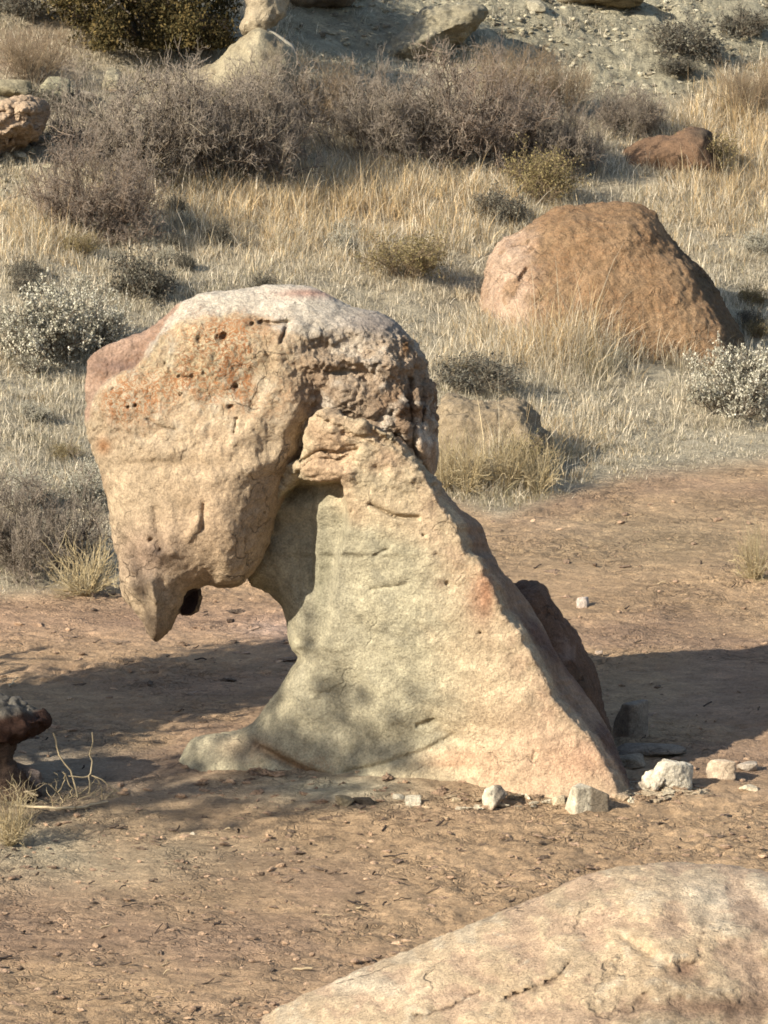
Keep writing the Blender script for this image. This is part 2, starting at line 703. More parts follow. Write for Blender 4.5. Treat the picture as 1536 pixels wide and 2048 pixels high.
# ------------------------------------------------------------------ the balanced rock
W0 = 0.42
HF = Frame(D + W0)
hoodoo = empty('hoodoo', (0.1, 0.35, 0.0))
tag(hoodoo, 'tall balanced sandstone rock with an overhanging beaked head, standing on the brown path', 'rock formation')
HO = np.array(hoodoo.location)

CAP = [(174, 745), (181, 714), (225, 688), (270, 668), (310, 652), (335, 628), (360, 608), (400, 592), (455, 581), (520, 574), (585, 571), (640, 582), (690, 607), (750, 624), (792, 645), (825, 683), (846, 716), (851, 758), (864, 772), (872, 810), (876, 860), (877, 900), (868, 950), (845, 960), (800, 960), (740, 930), (680, 900), (640, 900), (610, 925), (588, 950), (562, 1008), (546, 1050), (531, 1100), (512, 1138), (486, 1170), (452, 1178), (420, 1172), (398, 1180), (378, 1190), (366, 1212), (352, 1238), (338, 1262), (318, 1279), (302, 1272), (276, 1226), (244, 1186), (239, 1130), (224, 1080), (214, 1000), (196, 930), (186, 892), (175, 855), (173, 800)]
U, V = HF.grid(140, 905, 545, 1310, 0.0062)
px = HF.s
jit = 5 * n2(U, V, 1 / 26.0, 3, 71) + 2.5 * n2(U, V, 1 / 9.0, 2, 75)
sdc = sdpoly(U, V, smooth_poly(CAP)) + jit * 0.7
prof = profile(sdc * px, 0.27 - 0.09 * sstep(600, 760, U))
wcap = -0.02
wf = wcap - 0.30 * prof
# broad planes: the big face looks left, the part right of the fold recedes
fold_u = np.interp(V, [560, 655, 760, 870, 960, 1100], [640, 590, 562, 520, 500, 470])
wf += prof * 0.02 * np.maximum((U - fold_u) * px, 0) * sstep(1180, 900, V)
wf += prof * 0.16 * np.maximum((fold_u - U) * px, 0)
wf += prof * 0.22 * np.maximum((660 - V) * px, 0) / 0.16 * 0.35          # top leans back
# undulating folds on the face
for pts, wd, am in (([(565, 690), (552, 770), (500, 860), (455, 905)], 18, -0.014), ([(546, 730), (525, 800), (488, 865)], 10, 0.013),
                    ([(590, 760), (585, 850), (560, 930)], 22, -0.02), ([(610, 745), (640, 800), (605, 880)], 20, 0.035),
                    ([(440, 912), (330, 925), (235, 930)], 14, 0.005), ([(430, 960), (530, 930), (580, 905)], 16, -0.014),
                    ([(570, 960), (540, 1040), (520, 1100)], 9, 0.012), ([(415, 1010), (412, 1055)], 6, 0.022), ([(405, 1040), (385, 1075)], 10, -0.014),
                    ([(318, 1020), (326, 1090)], 8, 0.018), ([(345, 1020), (350, 1100)], 14, -0.014), ([(440, 1010), (470, 1080)], 18, -0.010),
                    ([(255, 1090), (300, 1140), (330, 1135)], 20, 0.02), ([(300, 1150), (318, 1200)], 9, -0.018), ([(275, 1150), (290, 1190)], 8, 0.02), ([(330, 1160), (335, 1220)], 8, 0.012)):
    wf += am * np.exp(-(dline(U, V, pts) / wd) ** 2)
# the stratified right side: two undercut bands and a rough shelf
mR = sstep(585, 640, U) * sstep(868, 830, U)
wob = 26 * n2(U, V, 1 / 55.0, 3, 81)
band = lambda c, s_: np.exp(-((V + wob - c) / s_) ** 2)
wf += mR * (0.040 * band(700, 22) * sstep(790, 720, U) - 0.022 * band(733, 13) + 0.045 * band(757, 11) * sstep(645, 665, U) * sstep(765, 735, U) + 0.02 * band(828, 12) * sstep(700, 660, U) + 0.04 * band(838, 12) * sstep(660, 700, U))
wf += 0.03 * sstep(600, 640, U) * sstep(690, 660, U) * band(775, 40)
for pts, wd, dp in (([(820, 765), (816, 800), (824, 850), (828, 920)], 6, 0.06), ([(842, 770), (846, 800), (842, 860)], 4, 0.03),
                    ([(790, 880), (815, 900), (835, 940)], 16, 0.10), ([(525, 650), (552, 654), (578, 650)], 4, 0.045), ([(578, 655), (566, 690)], 4, 0.03), ([(300, 840), (330, 857), (360, 862)], 3, 0.018), ([(365, 757), (395, 759)], 3, 0.02),
                    ([(605, 560), (570, 600)], 3, 0.01), ([(250, 930), (345, 924)], 3, 0.005), ([(480, 840), (474, 870)], 3, 0.014)):
    wf += dp * np.exp(-(dline(U, V, pts) / wd) ** 2)
# pink facet set back at the upper left
FAC = [(100, 600), (345, 600), (336, 640), (318, 668), (300, 700), (284, 728), (266, 744), (240, 752), (215, 770), (190, 800), (178, 840), (100, 840)]
sf = sdpoly(U, V, smooth_poly(FAC)) + jit * 0.8
wf += 0.12 * sstep(5, -5, sf) * prof
wf += 0.05 * sstep(-6, 0, sdpoly(U, V, [(100, 745), (180, 742), (240, 712), (290, 702), (280, 726), (240, 752), (190, 780), (100, 790)])) * 0
# pits
for cu, cv, r in ((402, 682, 6), (450, 678, 6), (336, 730, 4), (478, 777, 6), (467, 817, 5), (368, 793, 4), (264, 816, 4), (279, 815, 5), (232, 781, 4), (193, 861, 4), (508, 652, 4), (308, 1079, 6), (327, 1099, 7)):
    q = np.hypot(U - cu + jit * 1.1, (V - cv + jit * 0.9) * 1.25 + 0.3 * (U - cu))
    wf += 0.040 * np.exp(-(q / (r * 0.85)) ** 2)
wb = wcap + 0.40 * prof
out = np.maximum(sdc, 0) * px
wf += out * 3
wb -= out * 3
fl = n2(U, V, 1 / 70.0, 4, 83)
wf += prof * (0.005 * sstep(0.0, 0.04, fl) + 0.005 * sstep(0.22, 0.25, fl) + 0.004 * sstep(-0.25, -0.21, fl)) * sstep(1150, 900, V)
SHADE_LUMP = smooth_poly([(372, 1186), (396, 1178), (398, 1204), (388, 1226), (372, 1231), (361, 1226), (362, 1208)])


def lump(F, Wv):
    q = (sdpoly(U, V, SHADE_LUMP) + 1.6 * jit) * px
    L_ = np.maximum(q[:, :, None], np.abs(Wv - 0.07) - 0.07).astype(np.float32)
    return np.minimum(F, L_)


L, Q = HF.extract(wf, wb, -0.52, 0.5, lump)
u0, v0 = HF.px(L)
pit = np.clip(sstep(585, 640, u0) * sstep(640, 690, v0) * sstep(900, 840, v0) + 0.9 * gauss(u0, v0, 430, 720, 150, 75) + 0.7 * gauss(u0, v0, 240, 840, 70, 70), 0, 1)
L = displace(L, Q, [(5.0, 3, 0.013, 101), (16.0, 4, 0.0045 + 0.025 * pit, 105), (48.0, 3, 0.0035 + 0.013 * pit, 111)])
ns = fbm(L, 9.0, 4, 121)
ns2 = fbm(L, 3.0, 3, 131)
c = np.tile(lin(214, 184, 140, KS * 1.08), (len(L), 1))
c = blend(c, lin(190, 154, 112, KS), sstep(0.0, 0.5, ns2))
c = blend(c, lin(236, 214, 176, KS), 0.9 * sstep(0.0, 0.2, fbm(L, 18.0, 4, 141)) * gauss(u0, v0, 380, 740, 240, 130))
c = blend(c, lin(216, 178, 132, KS), 0.7 * gauss(u0, v0, 430, 1060, 100, 120))
c = blend(c, lin(186, 152, 122, KS), 0.8 * gauss(u0, v0, 300, 1110, 75, 60))
c = blend(c, lin(166, 136, 102, KS), 0.7 * gauss(u0, v0, 320, 1260, 60, 50))
c = blend(c, lin(176, 146, 104, KS), 0.7 * gauss(u0, v0, 340, 925, 110, 12) + 0.6 * gauss(u0, v0, 370, 1005, 30, 18))  # darker band: a faint branch shadow put into the face colour
c = blend(c, lin(232, 204, 150, KS), 0.9 * gauss(u0, v0, 400, 720, 130, 75) * sstep(-0.3, 0.3, ns + 0.1))
topm = sstep(10, -10, v0 - np.interp(u0, [150, 300, 340, 420, 520, 580, 640, 740, 830, 860], [700, 720, 660, 630, 640, 662, 690, 700, 740, 780]) + 26 * ns)
c = blend(c, lin(226, 208, 178, KS * 1.05), topm)
c = blend(c, lin(192, 172, 150, KS), topm * gauss(u0, v0, 760, 655, 90, 45))
c = blend(c, lin(206, 160, 132, KS), topm * np.clip(gauss(u0, v0, 620, 592, 70, 10), 0, 1))
rt = sstep(590, 640, u0 + 20 * ns) * sstep(660, 700, v0 + 20 * ns)
c = blend(c, lin(214, 184, 146, KS * 1.15), rt)
c = blend(c, lin(196, 154, 110, KS), rt * np.clip(gauss(u0, v0, 800, 820, 60, 60) + gauss(u0, v0, 865, 850, 18, 100) + 0.8 * gauss(u0, v0, 610, 780, 50, 50), 0, 1))
c = blend(c, lin(236, 214, 182, KS * 1.15), rt * sstep(0.0, 0.3, ns) * 0.9)
c = blend(c, lin(170, 120, 60, KS), gauss(u0, v0, 807, 700, 8, 22))
sf = sdpoly(u0, v0, smooth_poly(FAC))
fac = sstep(8, -8, sf + 10 * ns)
c = blend(c, lin(194, 154, 122, KS * 1.05), fac * 0.95)  # pink facet, its colour also darkened because it gets less light
c = blend(c, lin(156, 124, 104, KS), fac * gauss(u0, v0, 235, 735, 70, 18))  # shade along the facet's lower edge, painted in
c = blend(c, lin(204, 168, 136, KS), fac * gauss(u0, v0, 200, 790, 40, 40))
c = blend(c, lin(60, 42, 36, KS), sstep(4, -2, sdpoly(u0, v0, SHADE_LUMP)) * (L[:, 2] > -0.08))  # lump tucked under the head, its shade painted as dark colour
c = blend(c, lin(196, 120, 62, KS), 0.75 * gauss(u0, v0, 280, 790, 26, 26) * sstep(-0.2, 0.3, ns))
c = blend(c, lin(200, 130, 62, KS), 0.8 * gauss(u0, v0, 212, 893, 14, 16))
rust = np.clip(1.6 * gauss(u0, v0, 440, 740, 120, 85) + 1.4 * gauss(u0, v0, 260, 800, 60, 50) + 0.5 * gauss(u0, v0, 470, 655, 60, 30), 0, 1)
mk = np.stack([rust, pit, np.zeros_like(pit)], 1)
mesh('caprock', HF.world(L), Q, M_cap, hoodoo, HO, c, mk)

# pedestal
PED = [(606, 915), (616, 860), (640, 827), (690, 836), (735, 853), (775, 868), (800, 884), (824, 912), (852, 948), (872, 968), (902, 1005), (952, 1040), (974, 1072), (987, 1108), (1002, 1142), (1032, 1175), (1070, 1225), (1110, 1300), (1150, 1360), (1182, 1405), (1205, 1440), (1224, 1475), (1242, 1525), (1258, 1570), (1264, 1620), (1264, 1720), (340, 1720), (340, 1580), (358, 1505), (386, 1475), (440, 1470), (490, 1456), (520, 1428), (545, 1395), (573, 1345), (592, 1319), (578, 1300), (574, 1270), (566, 1225), (548, 1197), (522, 1180), (494, 1168), (482, 1110), (500, 1010), (560, 940)]
RIDGE = np.array([(640, 800), (690, 834), (735, 852), (775, 868), (800, 890), (818, 915), (850, 955), (880, 1005), (912, 1048), (924, 1080), (928, 1104), (950, 1113), (966, 1138), (985, 1170), (1000, 1215), (1035, 1260), (1075, 1330), (1105, 1390), (1150, 1440), (1188, 1478), (1216, 1525), (1238, 1562), (1256, 1600), (1262, 1720)], float)
U, V = HF.grid(325, 1285, 805, 1735, 0.0068)
jit = 5 * n2(U, V, 1 / 26.0, 3, 171) + 2.5 * n2(U, V, 1 / 9.0, 2, 175)
sdp = sdpoly(U, V, smooth_poly(PED)) + jit * 0.5
ru = np.interp(V, RIDGE[:, 1], RIDGE[:, 0]) + jit * 0.9 + 9 * n2(V * 0 + 3.3, V, 1 / 38.0, 3, 191)
wr = np.interp(V, [800, 860, 960, 1100, 1300, 1450, 1600, 1720], [-0.36, -0.36, -0.31, -0.27, -0.25, -0.24, -0.25, -0.27])
left = wr + 0.24 * np.maximum((ru - U) * px, 0) - 0.05 * np.sin(np.clip((ru - U) * px / 0.55, 0, 1) * math.pi)
prp = profile(np.maximum(sdp, (U - ru) * 0 - 400) * px, 0.15)
edgeL = np.where(U < ru - 60, 1 - prp, 0) * (0.25 + 0.75 * sstep(930, 1010, V))
left = left + 0.16 * edgeL
t = np.clip((V - 1430) / 190, 0, 1.6)
left -= 0.10 * t * t
right = wr + 2.8 * (U - ru) * px + 0.02
wf = smax(left, right, 0.018)
# niche under the head
NI = smooth_poly([(470, 1170), (500, 1080), (545, 1010), (575, 975), (600, 958), (640, 965), (682, 960), (694, 990), (698, 1030), (684, 1090), (670, 1180), (655, 1280), (590, 1290), (540, 1210)])
sn = sdpoly(U, V, NI) + jit * 0.8
wf += 0.10 * sstep(3, -12, sn) * (0.25 + 0.75 * sstep(1270, 1040, V))
wf += 0.08 * sstep(2, -8, sn) * sstep(1020, 970, V)
wf += 0.03 * sstep(640, 620, U) * sstep(8, -20, sn) * sstep(1270, 1150, V)
# top block and bedding
wf -= 0.03 * np.exp(-(dline(U, V, [(610, 935), (660, 945), (700, 950)]) / 14) ** 2)
for pts, wd, dp in (([(604, 925), (640, 903), (672, 912), (690, 905), (716, 902)], 4, 0.035), ([(598, 945), (632, 917), (680, 922), (700, 912)], 3, 0.02), ([(585, 965), (602, 945)], 4, 0.02),
                    ([(740, 1008), (790, 1033), (834, 1036)], 4, 0.03), ([(742, 1177), (780, 1172), (812, 1167)], 3, 0.012), ([(705, 1020), (690, 1060)], 3, 0.016), ([(750, 1110), (775, 1098)], 3, 0.015),
                    ([(560, 1305), (595, 1312)], 3, 0.02), ([(905, 1470), (850, 1500), (760, 1530), (690, 1545)], 6, 0.018), ([(500, 1478), (510, 1490), (495, 1510)], 3, 0.015),
                    ([(520, 1500), (600, 1540), (660, 1556)], 8, 0.025), ([(630, 1575), (720, 1578), (810, 1565)], 6, 0.02), ([(1064, 1495), (1062, 1515)], 3, 0.012), ([(835, 1450), (870, 1440)], 4, 0.015), ([(598, 1080), (596, 1200)], 5, 0.010), ([(622, 1080), (625, 1190)], 5, 0.008),
                    ([(735, 855), (760, 880), (800, 895)], 5, 0.03), ([(690, 870), (720, 880), (745, 875)], 4, 0.018)):
    wf += dp * np.exp(-(dline(U, V, pts) / wd) ** 2)
for cu, cv, r in ((869, 1105, 3), (893, 1165, 4), (846, 1070, 3), (958, 1262, 2.5)):
    wf += 0.025 * np.exp(-(np.hypot(U - cu + jit * 1.2, (V - cv) * 1.5 + jit) / r) ** 2)
wf += 0.03 * gauss(U, V, 690, 1400, 80, 60) - 0.025 * gauss(U, V, 760, 1400, 60, 80)
fl = n2(U, V * 1.6, 1 / 90.0, 4, 183)
wf += 0.003 * sstep(0.05, 0.08, fl) + 0.003 * sstep(-0.22, -0.19, fl)
wb = np.full_like(wf, 0.42) - 0.25 * (1 - prp) - 0.25 * sstep(950, 840, V)
L, Q = HF.extract(wf, wb, -0.62, 0.46, None, sdp * px)
u1, v1 = HF.px(L)
L0 = L.copy()
edge = np.clip(gauss(u1 - np.interp(v1, RIDGE[:, 1], RIDGE[:, 0]), v1 * 0, 0, 0, 40, 1), 0, 1)
topb = sstep(1010, 960, v1)
L = displace(L, Q, [(4.5, 3, 0.016, 201), (14.0, 4, 0.0025 + 0.012 * edge + 0.02 * topb, 205), (50.0, 3, 0.0018 + 0.004 * topb + 0.003 * edge, 211)])
ns = fbm(L, 8.0, 4, 221)
ns2 = fbm(L, 3.0, 3, 231)
c = np.tile(lin(236, 206, 156, KS), (len(L), 1))
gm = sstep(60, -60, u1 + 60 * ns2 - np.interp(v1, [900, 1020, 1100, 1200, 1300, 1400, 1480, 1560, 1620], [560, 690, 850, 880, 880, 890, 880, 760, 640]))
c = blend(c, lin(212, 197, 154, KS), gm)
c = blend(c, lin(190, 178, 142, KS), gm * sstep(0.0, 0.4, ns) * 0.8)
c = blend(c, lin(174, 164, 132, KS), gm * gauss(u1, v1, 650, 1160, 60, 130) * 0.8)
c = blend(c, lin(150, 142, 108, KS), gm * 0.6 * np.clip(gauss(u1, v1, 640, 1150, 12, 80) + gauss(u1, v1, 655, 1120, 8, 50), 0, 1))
c = blend(c, lin(240, 214, 164, KS), topb * (1 - sstep(5, -10, sdpoly(u1, v1, NI))) * 0.8)
c = blend(c, lin(230, 186, 138, KS), 0.8 * sstep(0.0, 0.4, ns2) * (1 - gm))
c = blend(c, lin(230, 186, 142, KS), 0.7 * gauss(u1, v1, 1080, 1480, 120, 110) + 0.5 * gauss(u1 - np.interp(v1, RIDGE[:, 1], RIDGE[:, 0]), v1 * 0, -30, 0, 40, 1) * sstep(-0.3, 0.2, ns))
c = blend(c, lin(224, 168, 122, KS), 0.7 * gauss(u1, v1, 960, 1190, 25, 60) + 0.6 * gauss(u1, v1, 1150, 1520, 80, 50) + 0.6 * gauss(u1, v1, 920, 1510, 70, 14))
c = blend(c, lin(206, 140, 92, KS), 0.7 * gauss(u1, v1, 970, 1180, 14, 40) + 0.5 * gauss(u1, v1, 900, 1525, 50, 7))
c = blend(c, lin(150, 112, 70, KS), 0.8 * np.exp(-(dline(u1, v1, [(510, 1490), (590, 1530), (650, 1556)]) / 12) ** 2))
c = blend(c, lin(214, 178, 132, KS), 0.6 * gauss(u1, v1, 480, 1500, 60, 25))
c = blend(c, lin(222, 200, 152, KS), 0.6 * gauss(u1, v1, 840, 1570, 60, 40))
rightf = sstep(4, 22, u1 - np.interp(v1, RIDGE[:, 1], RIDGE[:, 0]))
c = blend(c, lin(176, 140, 108, KS), rightf * 0.9)  # right face past the ridge: browner, with its shade put into the colour
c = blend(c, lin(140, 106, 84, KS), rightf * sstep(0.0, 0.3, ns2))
c = blend(c, lin(110, 76, 58, KS), 0.6 * gauss(u1, v1, 880, 1165, 14, 10) + 0.5 * gauss(u1, v1, 868, 1105, 8, 8))
mk = np.stack([0.25 * gauss(u1, v1, 950, 1180, 60, 90) + 0.3 * gauss(u1, v1, 600, 1530, 110, 35), 0.5 * topb + 0.35 * edge, ns * 0], 1)
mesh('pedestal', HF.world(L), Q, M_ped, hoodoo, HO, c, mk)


def boulder(name, poly, dist, mat, base, T=(0.5, 0.5), R=0.4, h=0.012, shape=None, disp=None, paint=None, parent=None, origin=None, jit_a=4, wr_=(1.0, 1.0), seed=0, loc_uv=None, pitf=None):
    fr = Frame(dist)
    P = smooth_poly(poly)
    m_ = 14
    U, V = fr.grid(P[:, 0].min() - m_, P[:, 0].max() + m_, P[:, 1].min() - m_, P[:, 1].max() + m_, h)
    jit = jit_a * (n2(U, V, 1 / 30.0, 3, 300 + seed) + 0.5 * n2(U, V, 1 / 10.0, 2, 305 + seed))
    sd = sdpoly(U, V, P) + jit
    pf = profile(sd * fr.s, R)
    wf = -T[0] * pf
    wb = T[1] * pf
    if shape:
        a_, b_ = shape(U, V, pf, fr.s, jit)
        wf = wf + a_
        wb = wb + b_
    o_ = np.maximum(sd, 0) * fr.s
    wf = wf + 3 * o_
    wb = wb - 3 * o_
    ok = sd < 0
    L, Q = fr.extract(wf, wb, wf[ok].min() - 3 * h, wb[ok].max() + 3 * h)
    u, v = fr.px(L)
    pitm = pitf(u, v) if pitf else np.zeros(len(L))
    L = displace(L, Q, disp or [(2.5, 3, 0.05, 310 + seed), (9, 4, 0.02, 320 + seed), (35, 3, 0.006, 330 + seed)])
    ns = fbm(L, 6.0, 4, 340 + seed)
    c = np.tile(base, (len(L), 1))
    c = c * (1 + 0.22 * fbm(L, 3.0, 4, 350 + seed))[:, None]
    mask = np.zeros((len(L), 3))
    mask[:, 1] = pitm
    if paint:
        c, mask = paint(u, v, L, ns, c, mask)
    Wd = fr.world(L)
    if parent is None:
        cc = Wd.mean(0)
        cc[2] = Wd[:, 2].min()
        origin = cc
    return mesh(name, Wd, Q, mat, parent, origin, c, mask)


# shaded block leaning on the back of the pedestal
def paint_rear(u, v, L, ns, c, m):
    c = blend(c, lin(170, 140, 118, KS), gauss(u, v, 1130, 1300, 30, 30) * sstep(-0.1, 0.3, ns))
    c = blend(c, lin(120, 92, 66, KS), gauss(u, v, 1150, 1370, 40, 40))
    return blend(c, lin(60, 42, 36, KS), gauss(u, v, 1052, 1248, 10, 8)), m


boulder('rear_block', [(985, 1200), (1032, 1166), (1060, 1161), (1090, 1172), (1116, 1212), (1148, 1254), (1170, 1305), (1194, 1352), (1202, 1395), (1214, 1450), (1216, 1530), (1060, 1530), (960, 1350)], D + W0 + 0.46, M_rock, lin(134, 98, 70, KS), T=(0.28, 0.26), R=0.13, h=0.008, disp=[(4, 3, 0.02, 41), (15, 4, 0.012, 42), (50, 2, 0.004, 43)], paint=paint_rear, parent=hoodoo, origin=HO, seed=1)

# ------------------------------------------------------------------ boulders
# big pinkish slab at the photographer's feet
def sh_front(U, V, pf, s, jit):
    top = np.interp(U, [480, 600, 750, 900, 1100, 1300, 1536, 2400], [2060, 2000, 1930, 1870, 1790, 1735, 1745, 1800])
    tilt = -1.75 * np.clip((V - top) * s, 0, 2.5)
    f = tilt.copy()
    for pts, wd, dp in (([(900, 2048), (915, 2030), (932, 2012)], 4, 0.035), ([(830, 2002), (900, 1985), (955, 1955)], 3, 0.035), ([(1005, 1962), (1050, 1945), (1100, 1925), (1130, 1895)], 3, 0.04), ([(1390, 1815), (1388, 1835), (1372, 1860), (1375, 1880)], 3, 0.012),
                        ([(1300, 1925), (1330, 1905), (1370, 1890)], 8, 0.02), ([(1230, 1850), (1310, 1890)], 8, 0.04), ([(1395, 1800), (1480, 1760)], 10, 0.02), ([(1030, 1960), (1050, 1980)], 7, 0.022), ([(1240, 1970), (1270, 1940)], 4, 0.02), ([(1180, 2048), (1220, 2010)], 4, 0.02)):
        f += dp * np.exp(-(dline(U, V, pts) / wd) ** 2)
    fl = n2(U, V * 2.2, 1 / 110.0, 5, 93)
    f += 0.014 * sstep(0.02, 0.05, fl) + 0.012 * sstep(0.24, 0.27, fl) + 0.012 * sstep(-0.22, -0.19, fl)
    f -= 0.05 * gauss(U, V, 1300, 1850, 90, 60) + 0.03 * gauss(U, V, 1480, 1850, 90, 60)
    f += 0.03 * sstep(1000, 1400, U) * sstep(1920, 1960, V)
    return f, tilt * 0.6


def paint_front(u, v, L, ns, c, m):
    c = blend(c, lin(226, 190, 140, KS), 0.9 * np.clip(gauss(u, v, 1330, 1850, 130, 60) + gauss(u, v, 1080, 1930, 120, 25) + gauss(u, v, 1000, 2010, 120, 25), 0, 1) * sstep(-0.4, 0.2, ns))
    c = blend(c, lin(226, 202, 166, KS * 1.15), 0.8 * np.clip(gauss(u, v, 1480, 1790, 140, 50) + gauss(u, v, 700, 1960, 130, 22), 0, 1))
    fl = n2(u, v * 2.2, 1 / 110.0, 5, 93)
    c = blend(c, lin(198, 162, 126, KS * 1.15), sstep(0.02, 0.05, fl) * 0.6)
    c = blend(c, lin(180, 146, 114, KS * 1.1), sstep(0.24, 0.27, fl) * 0.5)
    c = blend(c, lin(232, 208, 168, KS), sstep(-0.19, -0.22, fl) * 0.6)
    c = blend(c, lin(164, 126, 94, KS), 0.9 * np.clip(gauss(u, v, 1340, 1900, 35, 16) + gauss(u, v, 1400, 1960, 120, 14), 0, 1))
    c = blend(c, lin(236, 214, 176, KS), sstep(0.42, 0.55, fbm(L, 22, 3, 77)) * 0.7)
    wig = 4 * n2(u, v, 1 / 14.0, 3, 95)
    for pts in ([(900, 2048), (915, 2030), (932, 2012)], [(830, 2002), (900, 1985), (955, 1955)], [(1005, 1962), (1050, 1945), (1100, 1925), (1130, 1895)], [(1390, 1815), (1388, 1835), (1372, 1860), (1375, 1880)]):
        c = blend(c, lin(96, 70, 52, KS), 0.8 * np.exp(-(dline(u + wig, v + wig, pts) / 2.2) ** 2))
    c = blend(c, lin(130, 100, 74, KS), 0.5 * sstep(0.30, 0.42, fbm(L, 11, 4, 96)) * gauss(u, v, 1350, 1960, 260, 70))
    return c, m


tag(boulder('foreground_slab', [(470, 2075), (540, 2032), (600, 2002), (750, 1932), (900, 1872), (1000, 1832), (1100, 1792), (1180, 1756), (1300, 1736), (1400, 1735), (1536, 1745), (1750, 1790), (2000, 1880), (2100, 2050), (1900, 2230), (1400, 2330), (900, 2300), (550, 2200)], 12.55, M_slab, lin(212, 182, 138, KS * 1.1), T=(0.12, 0.5), R=0.10, h=0.012, shape=sh_front, disp=[(2.0, 3, 0.014, 51), (8, 4, 0.012, 52), (30, 4, 0.007, 53)], paint=paint_front, jit_a=3, seed=2, pitf=lambda u, v: 0.5 * sstep(1880, 1980, v) * sstep(1000, 1200, u)),
    'broad pinkish tan sandstone slab in the foreground, cracked and dusted with pale chips', 'boulder')

# the large brown boulder in the grass
bp, bd = ground(1210, 705)


def sh_mid(U, V, pf, s, jit):
    r1 = np.interp(V, [390, 450, 520, 600, 700], [1130, 1085, 1060, 1040, 1020])
    r2 = np.interp(V, [395, 430, 520, 600, 660, 760], [1285, 1318, 1365, 1402, 1440, 1470]) + jit * 2
    f = pf * (0.35 * np.maximum((r1 - U) * s, 0) + 2.8 * np.maximum((U - r2) * s, 0) + 0.10 * np.maximum((U - r1) * s, 0))
    f -= 0.45 * np.clip((V - 400) * s, 0, 1.2) - 0.25
    f += 0.06 * np.exp(-(dline(U, V, [(1050, 545), (1035, 572)]) / 5) ** 2)
    return f, 0 * f


def paint_mid(u, v, L, ns, c, m):
    c = blend(c, lin(230, 192, 154, KS * 1.1), sstep(1090, 1030, u + 60 * ns) * 0.95)  # pinkish left face, painted lighter for the sun on it
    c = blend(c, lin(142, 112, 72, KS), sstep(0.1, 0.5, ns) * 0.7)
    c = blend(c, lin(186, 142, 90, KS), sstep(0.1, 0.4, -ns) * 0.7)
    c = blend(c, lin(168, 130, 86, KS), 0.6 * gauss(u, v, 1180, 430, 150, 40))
    c = blend(c, lin(120, 104, 76, KS), sstep(0, 20, u - np.interp(v, [395, 430, 520, 600, 660], [1275, 1308, 1352, 1388, 1425])) * 0.8)  # right rim darkened, its shade put into the colour
    m[:, 0] = 0.3
    m[:, 1] = 0.5
    return c, m


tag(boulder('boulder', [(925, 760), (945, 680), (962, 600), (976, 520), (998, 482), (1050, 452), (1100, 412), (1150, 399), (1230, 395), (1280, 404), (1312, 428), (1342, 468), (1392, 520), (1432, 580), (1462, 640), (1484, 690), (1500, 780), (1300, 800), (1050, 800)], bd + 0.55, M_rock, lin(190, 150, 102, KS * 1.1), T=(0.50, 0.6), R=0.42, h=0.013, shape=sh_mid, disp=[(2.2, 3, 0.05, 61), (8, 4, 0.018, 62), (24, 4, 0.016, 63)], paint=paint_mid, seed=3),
    'large rounded brown boulder with a pinkish left face, set in tall yellow grass', 'boulder')

bp, bd = ground(1340, 342)
tag(boulder('boulder', [(1225, 335), (1248, 300), (1290, 276), (1340, 266), (1384, 257), (1410, 257), (1426, 276), (1434, 310), (1445, 350), (1400, 370), (1240, 370)], bd + 0.2, M_rock, lin(150, 114, 80, KS), T=(0.3, 0.3), R=0.2, h=0.014, disp=[(3, 3, 0.04, 64), (12, 4, 0.02, 65)], seed=4,
            paint=lambda u, v, L, ns, c, m: (blend(c, lin(96, 82, 64, KS), gauss(u, v, 1405, 268, 26, 18)), m)),
    'small rust red boulder with a dark right corner, half hidden in grass on the slope', 'boulder')

bp, bd = ground(990, 950)


def sh_half(U, V, pf, s, jit):
    return 0.5 * np.maximum((U - np.interp(V, [790, 960], [1035, 1080])) * s, 0) * 3 - 0.3 * np.clip((V - 790) * s, 0, 1) + 0.1, 0 * U


tag(boulder('boulder', [(868, 830), (900, 792), (960, 801), (1030, 797), (1060, 812), (1086, 850), (1108, 880), (1125, 960), (1100, 1000), (880, 1000)], bd + 0.25, M_rock, lin(176, 152, 114, KS), T=(0.25, 0.3), R=0.15, h=0.011, shape=sh_half, disp=[(4, 3, 0.03, 66), (11, 4, 0.045, 67), (40, 3, 0.010, 68)], seed=5),
    'low tan boulder buried in dry grass behind the balanced rock', 'boulder')

bp, bd = ground(30, 318)
tag(boulder('layered_boulder', [(-60, 225), (-10, 208), (40, 198), (74, 204), (86, 220), (82, 252), (62, 278), (20, 300), (-20, 320), (-70, 320)], bd, M_layer, lin(202, 170, 132, KS * 1.05), T=(0.3, 0.3), R=0.12, h=0.009, shape=lambda U, V, pf, s_, j: (pf * (0.05 * np.abs(np.sin((V + 0.5 * U + 1.5 * j) / 9.0)) + 0.05 * sstep(0.0, 0.05, n2(U, V, 1 / 30.0, 3, 95))), 0 * U), disp=[(4, 3, 0.06, 71), (14, 4, 0.05, 72), (40, 3, 0.014, 73)], seed=6),
    'tan cracked boulder with an undercut right end, cut by the left edge of the view', 'boulder')
bp, bd = ground(470, 222)
tag(boulder('dome_boulder', [(330, 185), (352, 160), (400, 140), (440, 111), (480, 82), (512, 60), (532, 62), (560, 86), (588, 112), (600, 142), (612, 200), (610, 245), (330, 245)], bd + 0.15, M_rock, lin(198, 180, 138, KS), T=(0.35, 0.4), R=0.25, h=0.014, disp=[(3, 3, 0.05, 74), (10, 4, 0.02, 75)], seed=7,
            paint=lambda u, v, L, ns, c, m: (blend(c, lin(170, 150, 112, KS), sstep(0, 0.4, ns)), m)),
    'pale domed boulder beside the juniper, with dead branches across it', 'boulder')
